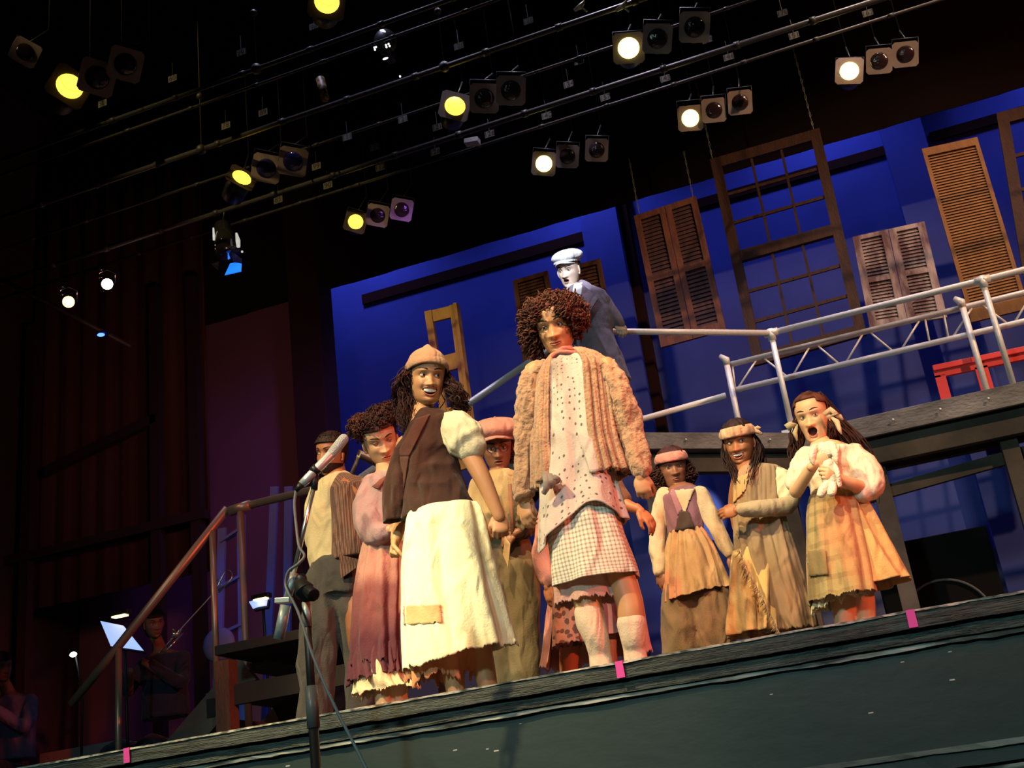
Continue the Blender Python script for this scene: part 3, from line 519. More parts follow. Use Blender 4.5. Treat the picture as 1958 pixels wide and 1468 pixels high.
# stair from the stage floor to a landing, and landing to bridge
YS = 6.8; h0 = Vector((-.771*YS, YS, .241*YS+CAMZ)); h1 = Vector((-.636*YS, YS, .357*YS+CAMZ)); l0 = Vector((-.627*YS, YS, .355*YS+CAMZ)); l1 = Vector((-.50*YS, YS, .355*YS+CAMZ)); ZL = l0.z-1.0
m_cop = mat('brownish_steel_tube', (.40, .27, .20), .4, metal=.6); st_ = empty('stage_stair', (h0.x, YS, 0), 'dark timber stair rising from the stage floor to the left landing', 'staircase')
hr = empty('stair_handrail', (h0.x, YS, 0), 'coppery pipe handrail climbing the dark stair on the left', 'handrail')
dn = h0+(h0-h1)*.42
mb = MB(); mb.tube([dn, h0, h1+Vector((-.02, 0, .0))], .030, 14); mb.obj('sloping_rail', m_cop, hr, smooth=True); mb = MB(); mb.tube([l0, l1, Vector((-3.1, 6.35, l1.z)), Vector((-3.05, 7.3, l1.z))], .028, 14); mb.obj('landing_rail', m_cop, hr, smooth=True)
post(Vector((h0.x, YS, 0)), h0, .022, 'post', hr, m_cop); mm = h0.lerp(h1, .84); post(Vector((mm.x, YS, ZL*.62)), mm, .022, 'post', hr, m_cop); mb = MB(); mb.box((mm.x, YS, ZL*.62+.02), (.10, .1, .12)); mb.obj('post_foot', m_blk, hr)
post(Vector((l0.x+.02, YS, 0)), l0+Vector((.02, 0, 0)), .024, 'post', hr, mat('post_brown', (.22, .13, .10), .5, metal=.3)); mb = MB(); mb.tube([l0-Vector((.06, 0, .01)), l0+Vector((.10, 0, 0))], .036, 14); mb.obj('pipe_fitting', m_cop, hr, smooth=True)
nst = 5; xs, xe = G(275, YS, 0).x, l0.x+.05
for yy in (YS-.02, YS+.85): mb = MB(); mb.beam(Vector((G(255, YS, 0).x, yy, .04)), Vector((xe, yy, ZL-.10)), .05, .20); mb.obj('stringer', m_under, st_)
for k in range(nst): mb = MB(); x = xs+(xe-xs)*(k+.5)/nst; mb.box((x+.05, YS+.42, ZL*(k+1)/(nst+.0)-.05), (.28, .86, .04)); mb.obj('tread', m_under, st_, bevel=.004)
m_shade = mat('shaded_timber', (.028, .020, .017), .9, col2=(.018, .013, .012), var=.2, scale=4, bump=.4, bscale=14)  # darkened landing timber: the gloom is put into its colour
ld = empty('stair_landing', (-3.7, YS, 0), 'dark timber landing behind the bearded man in the waistcoat', 'platform')
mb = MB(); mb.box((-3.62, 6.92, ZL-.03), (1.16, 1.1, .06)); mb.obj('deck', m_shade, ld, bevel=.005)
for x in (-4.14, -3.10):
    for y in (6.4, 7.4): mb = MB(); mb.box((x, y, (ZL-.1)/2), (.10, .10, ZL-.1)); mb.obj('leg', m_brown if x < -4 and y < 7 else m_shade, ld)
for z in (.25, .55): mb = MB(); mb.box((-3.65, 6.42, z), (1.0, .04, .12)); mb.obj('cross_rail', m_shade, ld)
us = empty('bridge_stair', (-3.4, 7.6, 0), 'timber stair from the landing up to the bridge, behind the performers', 'staircase')
ua, ub = Vector((-3.9, 7.35, ZL-.02)), Vector((-2.95, 8.35, ZD-.12))
ua, ub = Vector((s2.x, s2.y, ZL-.02)), Vector((Lc.x+.05, Lc.y+.0, ZD-.10))
sd = (ub-ua); sd.z = 0; sd = sd.normalized().cross(Vector((0, 0, 1)))*-.72
for o_ in (Vector((0, 0, 0)), sd): mb = MB(); mb.beam(ua+o_, ub+o_, .05, .24); mb.obj('stringer', m_under, us)
for k in range(8): q = ua.lerp(ub, (k+.5)/8)+sd/2; mb = MB(); dd = (ub-ua); an = math.atan2(dd.y, dd.x); mb.box(q, (.26, .70, .04), Matrix.Rotation(an, 3, 'Z')); mb.obj('tread', m_under, us)
# ---------------------------------------------------------------- dark left wing: ladder, music stands, band
m_lad = mat('blue_lit_ladder', (.20, .26, .55), .5); YL = 9.4  # blue light falling on the ladder is put into its colour
q = G(440, YL, 0); e = empty('step_ladder', q, 'tall blue lit step ladder behind the stair handrail', 'ladder')
for (a, b), nm in ((((425, 1010), (408, 1215)), 'rail'), (((461, 985), (470, 1215)), 'rail'), (((525, 930), (500, 1200)), 'back_rail'), (((552, 930), (545, 1100)), 'back_rail')):
    t0 = P(*a, YL+(.35 if 'back' in nm else 0)); b0 = G(b[0], YL+(.6 if 'back' in nm else -.1), 0); mb = MB(); mb.beam(t0, b0, .08, .03, (0, 1, 0)); mb.obj(nm, m_lad, e)
for k in range(6):
    v = k/6+.05; a = P(425, 1010, YL).lerp(G(408, YL-.1, 0), v); b = P(461, 985, YL).lerp(G(470, YL-.1, 0), v); mb = MB(); mb.beam(a, b, .07, .025); mb.obj('step', m_lad, e)
m_sheet = mat('glowing_sheet_music', (.85, .88, 1), .6, col2=(.55, .62, .95), var=.2, scale=4, emit=(.38, .55, 1.0), estr=1.0)  # lamplight on the paper is put in as emission
m_stl = mat('warm_stand_bulb', (1, 1, .6), .5, emit=(1, .85, .35), estr=2.5)
def stand(c, Y, label, lampoff, bent=True):
    Q = [P(x, y, Y) for x, y in c]; mid = sum(Q, Vector())/4; base = Vector((mid.x, Y+.12, 0)); e = empty('music_stand', base, label, 'music stand')
    mb = MB(); d = Vector((0, .02, -.01)); mb.hexa([Q[3]+d, Q[2]+d, Q[1]+d, Q[0]+d], [q+d*2 for q in (Q[3], Q[2], Q[1], Q[0])]); mb.obj('desk', m_blk, e)
    n = 8; rows = []
    for i in range(n+1):
        v = i/n; rows.append([(Q[0]*(1-u)+Q[1]*u)*(1-v)+(Q[3]*(1-u)+Q[2]*u)*v-Vector((0, .02*math.sin(u*3.14), 0)) for u in [k/8 for k in range(9)]])
    mb = MB(); mb.loft(rows, False, False); mb.obj('sheet_music', m_sheet, e, smooth=True, solid=.002)
    mb = MB(); mb.tube([mid+Vector((0, .06, 0)), Vector((mid.x, Y+.12, .02))], .012, 8); 
    for k in range(3): a = k*2.09; mb.tube([Vector((mid.x, Y+.12, .12)), Vector((mid.x+.25*math.cos(a), Y+.12+.25*math.sin(a), .01))], .008, 6)
    mb.obj('stand_pole', m_blk, e, smooth=True)
    lp = P(*lampoff, Y-.05); mb = MB(); mb.box(lp, (.17, .06, .04)); mb.obj('stand_light', m_blk, e, bevel=.008); mb = MB(); mb.box(lp+Vector((0, -.01, -.025)), (.12, .05, .012)); mb.obj('bulb', m_stl, e); return e
stand([(192, 1187), (236, 1196), (275, 1244), (212, 1235)], 7.6, 'music stand with blue white sheet music behind the stair rail post', (231, 1172))
stand([(476, 1150), (512, 1144), (510, 1158), (484, 1164)], 8.6, 'music stand with bright sheet music left of the microphone stand counterweight', (500, 1140))
p = P(140, 1251, 7.8); e = empty('clip_light', p, 'glaring white clip light at the lower left among the musicians', 'work light'); mb = MB(); mb.ball(p, (.032, .02, .02)); mb.obj('bulb', mat('white_bulb', (1, 1, 1), .4, emit=(.85, 1, .85), estr=9), e, smooth=True); mb = MB(); mb.tube([p+Vector((0, .03, 0)), p+Vector((.05, .05, -.3)), Vector((p.x+.05, p.y+.05, 0))], .01, 6); mb.obj('gooseneck', m_blk, e, smooth=True)
m_brass = mat('trombone_brass', (.75, .72, .68), .2, metal=.9)
e = empty('trombone', P(380, 1180, 7.9), 'silvery trombone held slanting up by the seated musician', 'trombone')
Q = lambda px, py, dy=0: P(px, py, 7.9+dy)
mb = MB(); mb.tube([Q(305, 1248, -.1), Q(345, 1203), Q(410, 1132, .1), Q(430, 1092, .15), Q(437, 1090, .15), Q(444, 1096, .15), Q(443, 1106, .15), Q(418, 1133, .1)], .006, 8); mb.tube([Q(312, 1250, -.1), Q(350, 1210)], .006, 8); mb.obj('slide', m_brass, e, smooth=True)
mb = MB(); mb.tube([Q(345, 1203), Q(340, 1212), Q(330, 1212, -.02)], [.008, .02, .05], 14); mb.tube([Q(409, 1110, .1), Q(420, 1108, .1), Q(424, 1118, .1), Q(418, 1130, .1)], .006, 8); mb.obj('bell', m_brass, e, smooth=True)
m_pan = mat('pale_cabinet', (.42, .42, .50), .7)
tag(MB().box((P(170, 1345, 8.9).x, 9.0, .38), (.60*1.35, .5, .76)).obj('white_cabinet', m_pan, bevel=.01), 'pale low cabinet in the dark at the lower left', 'cabinet')
p = P(418, 1210, 8.8); e = empty('plastic_chair', Vector((p.x, 8.8, 0)), 'rounded blue grey chair back beyond the stair handrail', 'chair'); mb = MB(); mb.ball((p.x, 8.8, p.z-.10), (.16, .05, .15)); mb.obj('backrest', mat('blue_grey_plastic', (.20, .22, .38), .5), e, smooth=True)
mb = MB(); mb.box((p.x, 8.6, .45), (.42, .42, .04)); mb.obj('seat', bpy.data.materials['blue_grey_plastic'], e, bevel=.01)
for dx in (-.18, .18):
    for dy in (-.38, -.02): mb = MB(); mb.tube([(p.x+dx, 8.8+dy, 0), (p.x+dx, 8.8+dy, .45)], .012, 8); mb.obj('leg', m_pipe, e, smooth=True)
# ---------------------------------------------------------------- microphone on its boom stand
YM = 3.4; Q = lambda px, py, dy=0: P(px, py, YM+dy); zf = -1.35
m_mic = mat('satin_grey_mic', (.55, .58, .58), .35, metal=.4); m_gr = mat('grey_weight', (.30, .34, .34), .4, metal=.3, bump=.2)
pb = Q(585, 1140, .03); sx = pb.x
e = empty('mic_stand', (sx, pb.y, zf), 'black boom microphone stand in front of the stage edge', 'microphone stand')
k = 1/ppm(Q(590, 1100)); base = Vector((sx, pb.y, zf))
mb = MB(); mb.tube([Vector((sx, pb.y, pb.z-.02)), Vector((sx, pb.y, pb.z-.10))], [9*k, 9*k], 14); mb.obj('upper_collar', m_gr, e, smooth=True)
mb = MB(); mb.tube([Vector((sx, pb.y, pb.z)), Vector((sx, pb.y, pb.z-.42))], 8*k, 14); mb.tube([Vector((sx, pb.y, pb.z-.40)), base], 9.5*k, 14); mb.obj('pole', m_blk, e, smooth=True)
mb = MB(); z = P(597, 1308, YM).z; mb.tube([Vector((sx, pb.y, z)), Vector((sx, pb.y, z-.13))], 12*k, 14); mb.obj('height_clutch', mat('clutch_grey', (.10, .11, .11), .4), e, smooth=True)
for j in range(3): a = j*2.09+.5; mb = MB(); mb.tube([base+Vector((0, 0, .12)), base+Vector((.32*math.cos(a), .32*math.sin(a), .012))], .012, 8); mb.obj('leg', m_blk, e, smooth=True)
mb = MB(); mb.tube([Q(600, 932), Q(561, 1098)], 4.6*k, 14); mb.obj('boom', mat('chrome_boom', (.75, .78, .78), .2, metal=.9), e, smooth=True)
mb = MB(); mb.tube([Q(563, 1095), Q(548, 1150)], 8*k, 14); mb.obj('boom_grip', m_gr, e, smooth=True)
mb = MB(); mb.beam(Q(529, 1149), Q(557, 1147), .03, 10*k); mb.obj('clamp_plate', mat('plate_silver', (.6, .62, .6), .35, metal=.5), e, bevel=.002)
mb = MB(); mb.tube([Q(546, 1157), Q(533, 1222)], 10.5*k, 16); mb.obj('counterweight', m_gr, e, smooth=True)
mb = MB(); mb.tube([Q(573, 1115, -.01), Q(583, 1130, -.04), Q(592, 1145, -.02)], [13*k, 20*k, 12*k], 14); mb.ball(Q(576, 1108, -.01), 12*k); mb.tube([Q(588, 1128, -.05), Q(600, 1138, -.07)], [11*k, 13*k], 10); mb.obj('boom_knob', m_blk, e, smooth=True, bevel=.003)
e = empty('microphone', Q(610, 895), 'long silver grey microphone pointing at the performers from the boom stand', 'microphone'); Y2 = -.02
mb = MB(); mb.ctube([Q(657, 839, .03), Q(650, 848, .03), Q(634, 868, .02)], [10*k, 10.5*k, 10*k], 18); mb.obj('grille', mat('mic_grille', (.62, .64, .63), .5, metal=.3, bump=.8, bscale=400), e, smooth=True)
mb = MB(); mb.tube([Q(636, 866, .02), Q(634, 868, .02), Q(588, 915, -.01), Q(577, 926, -.02)], [8.5*k, 9.6*k, 9*k, 8*k], 18); mb.obj('mic_body', m_mic, e, smooth=True)
mb = MB(); mb.tube([Q(608, 894, 0), Q(599, 903, -.0)], 10.8*k, 18); mb.ball(Q(603, 915, .01), 8*k); mb.tube([Q(602, 905, .01), Q(601, 936, .0)], [8*k, 6.5*k], 12); mb.obj('mic_clip', m_blk, e, smooth=True)
mb = MB(); mb.tube([Q(577, 926, -.02), Q(566, 938, -.02)], [7.5*k, 4.5*k], 14); mb.obj('connector', m_blk, e, smooth=True)
def smooth_path(pts, n=8):
    pts = [Vector(p) for p in pts]; out = []
    for i in range(len(pts)-1):
        p0, p1, p2, p3 = pts[max(i-1, 0)], pts[i], pts[i+1], pts[min(i+2, len(pts)-1)]
        for j in range(n):
            t = j/n; out.append(.5*((2*p1)+(p2-p0)*t+(2*p0-5*p1+4*p2-p3)*t*t+(3*p1-p0-3*p2+p3)*t**3))
    return out+[pts[-1]]
mb = MB(); mb.tube(smooth_path([Q(566, 938, -.02), Q(563, 965, -.02), Q(567, 1010, -.02), Q(572, 1045, -.03), Q(582, 1062, -.03), Q(570, 1078, -.04), Q(552, 1092, -.03), Q(546, 1115, -.02), Q(552, 1135, -.03), Q(570, 1170, -.03), Q(600, 1258, -.06), Q(640, 1350, -.1), Q(700, 1468, -.15), Q(760, 1600, -.2), G(800, 3.15, -1.33)]), .0048, 8)
tag(mb.obj('microphone_cable', mat('grey_cable', (.16, .17, .18), .5), smooth=True), 'grey cable looping from the microphone down to the auditorium floor', 'cable')
# ---------------------------------------------------------------- people: builders
def skin_mat(name):
    M = bpy.data.materials.new(name); M.use_nodes = True; nt = M.node_tree; b = nt.nodes['Principled BSDF']
    a = nt.nodes.new('ShaderNodeAttribute'); a.attribute_name = 'tint'; nt.links.new(a.outputs['Color'], b.inputs['Base Color'])
    b.inputs['Roughness'].default_value = .45; b.inputs['Specular IOR Level'].default_value = .4; return M
M_SKIN = skin_mat('skin')
def hair_mat(name, c, c2): return mat(name, c, .6, col2=c2, var=.15, scale=25, spec=.2)
H_DARK = hair_mat('dark_brown_hair', (.022, .009, .008), (.065, .024, .022)); H_RED = hair_mat('reddish_brown_hair', (.040, .015, .010), (.13, .048, .034)); H_BLACK = hair_mat('black_hair', (.012, .007, .007), (.032, .014, .014))
def remesh(mb, voxel, smooth=4, wr=0.0, wf=10.0, fuzz=0.0, seed=0, stretch=(1, 1, .45)):
    me = mb.mesh('tmp', False); o = bpy.data.objects.new('tmp', me); C.objects.link(o)
    r = o.modifiers.new('r', 'REMESH'); r.mode = 'VOXEL'; r.voxel_size = voxel; r.use_smooth_shade = True
    s = o.modifiers.new('s', 'SMOOTH'); s.factor = .5; s.iterations = smooth
    dg = bpy.context.evaluated_depsgraph_get(); out = bpy.data.meshes.new_from_object(o.evaluated_get(dg)); bpy.data.objects.remove(o); bpy.data.meshes.remove(me)
    if wr or fuzz:
        n = len(out.vertices); co = np.empty(n*3, np.float32); out.vertices.foreach_get('co', co); co = co.reshape(-1, 3); no = np.empty(n*3, np.float32); out.vertices.foreach_get('normal', no); no = no.reshape(-1, 3)
        d = np.zeros(n)
        for i in range(n):
            x, y, z = map(float, co[i]); q = 0
            if wr: q += wr*(1-2*abs(noise.noise(Vector((x*wf*stretch[0]+seed, y*wf*stretch[1], z*wf*stretch[2])))))*.8+wr*.5*noise.noise(Vector((x*wf*2.3, y*wf*2.3+seed, z*wf*1.1)))-wr*.4
            if fuzz: q += fuzz*noise.noise(Vector((x*70, y*70, z*45)))
            d[i] = q
        co += no*d[:, None]; out.vertices.foreach_set('co', co.ravel()); out.update()
    return out
# ---- head, in head space: x to the picture's right, -y toward the viewer, z up; eyes at z = 0, metres
Zk = [-.120, -.115, -.105, -.09, -.07, -.045, -.02, 0, .03, .06, .085, .105, .118, .124]
Wk = [.014, .032, .044, .054, .061, .067, .071, .074, .077, .076, .066, .048, .027, .006]
Fk = [.054, .068, .075, .078, .079, .081, .082, .081, .087, .083, .068, .046, .024, .004]
Bk = [-.03, -.015, 0.0, .02, .045, .075, .09, .098, .104, .101, .086, .062, .034, .006]
def prof(z): return np.interp(z, Zk, Wk), np.interp(z, Zk, Fk), np.interp(z, Zk, Bk)
def spl(z):                                      # softened profile
    a = [prof(z+d) for d in (-.008, -.004, 0, .004, .008)]; return [sum(q[i] for q in a)/5 for i in range(3)]
def head_pts(zs, N, off=0.0):
    rows = []
    for z in zs:
        w_, f_, b_ = spl(z); row = []
        for j in range(N):
            t = 2*math.pi*j/N; a = t-.32*math.sin(t); sx, cx = math.sin(a), math.cos(a)
            y = -(f_+off)*abs(cx)**.92 if cx > 0 else (b_+off)*abs(cx)
            row.append((sx*(w_+off), y, z, cx))
        rows.append(row)
    return rows
def g(x, z, x0, z0, sx, sz): return math.exp(-((x-x0)/sx)**2-((z-z0)/sz)**2)
def face_y(x, z, fc):
    """how far the face stands out (positive = forward)"""
    ax = abs(x); d = 0.0
    d += .0175*max(0, min(1, (.012-z)/.052))**1.15*math.exp(-(x/.0125)**2)*(1 if z > -.044 else math.exp(-((z+.044)/.006)**2))   # bridge and ridge
    d += .0075*g(x, z, 0, -.038, .014, .011)+.0095*g(ax, z, .0155, -.040, .0085, .0080)
    d -= .012*g(ax, z, .031, .001, .017, .0115); d += .0045*g(ax, z, .030, .023, .020, .007); d += .006*g(ax, z, .043, -.028, .018, .018)
    d -= .004*g(ax, z, .056, -.004, .010, .02); d += .006*g(x, z, 0, -.106, .020, .011); d -= .0035*g(x, z, 0, -.090, .022, .005)
    sm = fc.get('smile', 0); d += sm*.005*g(ax, z, .040, -.040, .014, .012); d -= sm*.004*g(ax, z, .033, -.058, .006, .012)
    d += .004*g(x, z, 0, -.068, .030, .018)
    return d
def build_head(fc, skin, lip, mtx, brow=(.02, .012, .01), detail=1.0):
    """returns MB in world space plus per-vertex colours"""
    mw, mo, zc, lift = fc.get('mw', .023), fc.get('mo', .0), fc.get('mz', -.069), fc.get('lift', 0.0)
    zs = sorted(set([round(v, 5) for v in list(np.linspace(-.1205, .1242, int(80*detail)))+list(np.linspace(-.102, .035, int(70*detail)))])); N = int(120*detail)
    rows = head_pts(zs, N); mb = MB(); col = []; skin = np.array(skin); lip = np.array(lip)
    jaw = fc.get('jaw', 0.0)
    for row in rows:
        for i, (x, y, z, cx) in enumerate(row):
            c = skin.copy(); m_ = max(0.0, min(1.0, cx*2.2)) if cx > 0 else 0
            if jaw and z < zc: z = z-jaw*min(1, (zc-z)/.02)*min(1, m_*1.2)
            if m_ > 0:
                y -= face_y(x, z if not jaw or z > zc else z+jaw*min(1, (zc-z)/.03), fc)*m_
                zl = zc+lift*(x/mw)**2; u = min(1, abs(x)/mw); hu = (mo*.45)*math.sqrt(max(0, 1-u*u)); hd = (mo*.55)*math.sqrt(max(0, 1-u*u))
                up, dn = zl+hu, zl-hd; lt = .0075*(1-u**3)+.001; dd = z-zl
                if abs(x) < mw*1.08:
                    if dn < z < up and mo > 0: k = min(1, (min(up-z, z-dn))/.003); y += .016*k; c = np.array((.05, .012, .010))*k+lip*(1-k)
                    elif up <= z < up+lt: k = (z-up)/lt; y -= .0045*math.sin(math.pi*min(1, k)); c = lip*(1-.3*k)+skin*.3*k
                    elif dn-lt*1.25 < z <= dn: k = (dn-z)/(lt*1.25); y -= .0055*math.sin(math.pi*min(1, k)); c = lip*(1-.3*k)+skin*.3*k
                    if mo <= 0 and abs(dd) < .0014 and abs(x) < mw: y += .0025; c = lip*.35
                if g(abs(x), z, .0090, -.0480, .0048, .0030) > .6: c = skin*.38; y += .002
                es = g(abs(x), z, .031, .006, .018, .010); c = c*(1-.30*es) if es > .2 else c
                if fc.get('rouge'): c = c*(1-.12*g(abs(x), z, .043, -.03, .014, .014))
            row[i] = (x, y, z); col.append(tuple(c))
    mb.loft([[Vector(p) for p in r] for r in rows])
    # ears
    for s_ in (-1, 1):
        n0 = len(mb.v); R = Matrix.Rotation(s_*.45, 3, 'Z'); mb.ball((s_*.0775, .006, -.012), (.0075, .017, .031), R, 14, 10); mb.ball((s_*.082, .0, -.012), (.004, .010, .020), R, 10, 8); mb.ball((s_*.075, .001, -.038), (.006, .008, .009), R, 10, 6)
        col += [tuple(skin*.95)]*(len(mb.v)-n0)
    gx, gz = fc.get('gaze', (0, 0)); op, lo = fc.get('open', .55)*.72, fc.get('lowlid', .55)*.85
    for s_ in (-1, 1):
        c = Vector((s_*.031, -.0615, .0015)); r = .0123; gd = Vector((gx, -1, gz)).normalized(); n0 = len(mb.v)
        mb.ball(c, r, Matrix.Rotation(math.pi/2, 3, 'X'), 26, 22)
        for v in mb.v[n0:]:
            d = (Vector(v)-c).normalized(); k = d.dot(gd); col.append((.012, .008, .006) if k > .962 else (.06, .025, .012) if k > .885 else (.52, .47, .42))
        for up_, th, rr in ((1, op, .0137), (-1, lo, .0134)):
            n0 = len(mb.v); rings = []
            for i in range(9):
                el = (th+(1.45-th)*i/8)*up_; rings.append([c+Vector((math.cos(el*(1 if i else .96))*math.sin(a)*rr, -math.cos(el)*math.cos(a)*rr, math.sin(el)*rr-(abs(math.sin(a))**2)*.003*up_)) for a in np.linspace(-1.45, 1.45, 17)])
            mb.loft(rings, False, False); col += [((.015, .008, .008) if up_ > 0 else tuple(skin*.5)) if k < 17 else ((.10*skin[0], .07*skin[1], .07*skin[2]) if k < 34 and up_ > 0 else tuple(skin*(.75 if up_ > 0 else .9))) for k in range(len(mb.v)-n0)]
        n0 = len(mb.v); bt = fc.get('brow', 0.0); ps = []
        for t in np.linspace(0, 1, 9):
            x = s_*(.013+.041*t); z = .0225+.007*math.sin(t*2.4)+bt*(1-t)+fc.get('browup', 0); w_, f_, b_ = spl(z); q = max(-1, min(1, x/w_)); y = -f_*(math.sqrt(1-q*q))**.92-face_y(x, z, fc)+.0012; ps.append((x, y, z))
        mb.tube(ps, [.0020, .0036, .0042, .0042, .0040, .0036, .0030, .0022, .001], 8); col += [brow]*(len(mb.v)-n0)
    if fc.get('teeth'):
        n0 = len(mb.v); zt = zc+lift*.25+mo*.45-.001; hgt = fc['teeth']; rings = []
        for x in np.linspace(-mw*.86, mw*.86, 25):
            u = abs(x)/mw; w_, f_, b_ = spl(zc); y = -f_*(1-(x/w_)**2)**.46-face_y(x, zc, fc)+.0012; zt2 = zt+lift*(x/mw)**2*.8-mo*.45*(1-math.sqrt(max(0, 1-u*u))); nb = .35+.65*math.sqrt(max(0, 1-u*u)); tick = .0004*abs(math.sin(x*420))
            rings.append([Vector((x, y+tick, zt2)), Vector((x, y+.004, zt2)), Vector((x, y+.004, zt2-hgt*nb)), Vector((x, y+tick, zt2-hgt*nb))])
        mb.loft(rings); col += [(.95, .90, .82)]*(len(mb.v)-n0)
    mb.v = [tuple(mtx@Vector(v)) for v in mb.v]; return mb, col
def head_matrix(px, py, Y, s=1.0, yaw=0, pitch=0, roll=0):
    """yaw > 0 turns to the picture's right, pitch > 0 looks up, roll > 0 tips the crown to the right; (px, py) is the point between the eyes"""
    p = P(px, py, Y); d = (p-Vector((0, 0, CAMZ))).normalized(); up = Vector(RW@[0, -1, 0]); rt = d.cross(up).normalized(); up = rt.cross(d)
    B = Matrix((rt, d, up)).transposed(); R = B@Matrix.Rotation(math.radians(roll), 3, 'Y')@Matrix.Rotation(math.radians(yaw), 3, 'Z')@Matrix.Rotation(math.radians(-pitch), 3, 'X')
    c = p-(R@Vector((0, -.075*s, 0))); return Matrix.Translation(c)@(R*s).to_4x4()
def hand(mb, wrist, d, nrm, side=1, curl=.35, s=1.0, spread=.05, thumb=.5):
    """palm, four jointed fingers of unequal length and a thumb from the side of the palm"""
    w_ = Vector(wrist); d = Vector(d).normalized(); n = Vector(nrm); n = (n-d*n.dot(d)).normalized(); b = d.cross(n)*side
    mb.ctube([w_-d*.02*s, w_+d*.012*s], [.024*s, .024*s], 12)
    R = Matrix((b, d, n)).transposed(); mb.ball(w_+d*.045*s, (.040*s, .048*s, .0165*s), R, 18, 12); mb.ball(w_+d*.065*s, (.038*s, .028*s, .0150*s), R, 16, 10)
    for k, (o_, L, r) in enumerate(((.029, .070, .0088), (.0100, .078, .0090), (-.0095, .073, .0086), (-.028, .058, .0076))):
        p = w_+(d*(.083-.004*abs(k-1))+b*o_)*s; dd = (d+b*(o_*spread*30)).normalized(); pts = [p-dd*.012*s, p]; c = curl*(1+.08*k)
        for seg in (.45, .32, .23): dd = (dd*math.cos(c)+n*math.sin(c)).normalized(); nn = n; n2 = (n-dd*n.dot(dd)); p = p+dd*L*seg*s; pts.append(p); c = curl*1.05+.0*k; n_ = n2; 
        # bend keeps turning toward the palm
        pts = [pts[0], pts[1]]; p = pts[1]; ang = 0
        for seg, kf in ((.45, 1.0), (.32, 1.15), (.23, .8)):
            ang += curl*(1+.07*k)*kf; v = (d+b*(o_*spread*20)).normalized()*math.cos(ang)+n*math.sin(ang); p = p+v*L*seg*s; pts.append(p)
        mb.ctube(pts, [r*s, r*s*1.04, r*s*.98, r*s*.9, r*s*.76], 10)
    p0 = w_+(d*.020+b*.026)*s; p1 = p0+(d*.030+b*.016+n*.008)*s; p2 = p1+(d*.026+b*.004+n*(.010+.02*thumb))*s; p3 = p2+(d*.014-b*.008*thumb+n*.014*thumb)*s
    mb.ctube([p0, p1, p2, p3], [.015*s, .0125*s, .0105*s, .0085*s], 10)
def ring(c, hw, hd, yaw=0.0, n=40, tilt=0.0):
    return [Vector((c.x+hw*math.cos(a)*math.cos(yaw)-hd*math.sin(a)*math.sin(yaw), c.y+hw*math.cos(a)*math.sin(yaw)+hd*math.sin(a)*math.cos(yaw), c.z+tilt*math.cos(a)*hw)) for a in [2*math.pi*j/n for j in range(n)]]
def torso(mb, lv, Y, dr=.62, yaw=0.0, grow=0.0):
    """levels of (px, py, half width px[, depth ratio, dy])"""
    rs = []
    for q in lv:
        c = P(q[0], q[1], Y+(q[4] if len(q) > 4 else 0)); hw = q[2]/ppm(c)+grow; rs.append(ring(c, hw, hw*(q[3] if len(q) > 3 else dr), yaw, 32))
    return mb.loft(rs)
def limb(mb, pts, Y, grow=0.0, n=14):
    """points of (px, py, radius m[, dy]) or world Vectors paired with radii"""
    ps, rs = [], []
    for q in pts:
        if isinstance(q[0], Vector): ps.append(q[0]); rs.append(q[1]+grow)
        else: ps.append(P(q[0], q[1], Y+(q[3] if len(q) > 3 else 0))); rs.append(q[2]+grow)
    sp = smooth_path(ps, 4); rr = np.interp(np.linspace(0, len(ps)-1, len(sp)), range(len(ps)), rs); return mb.ctube(sp, rr, n)
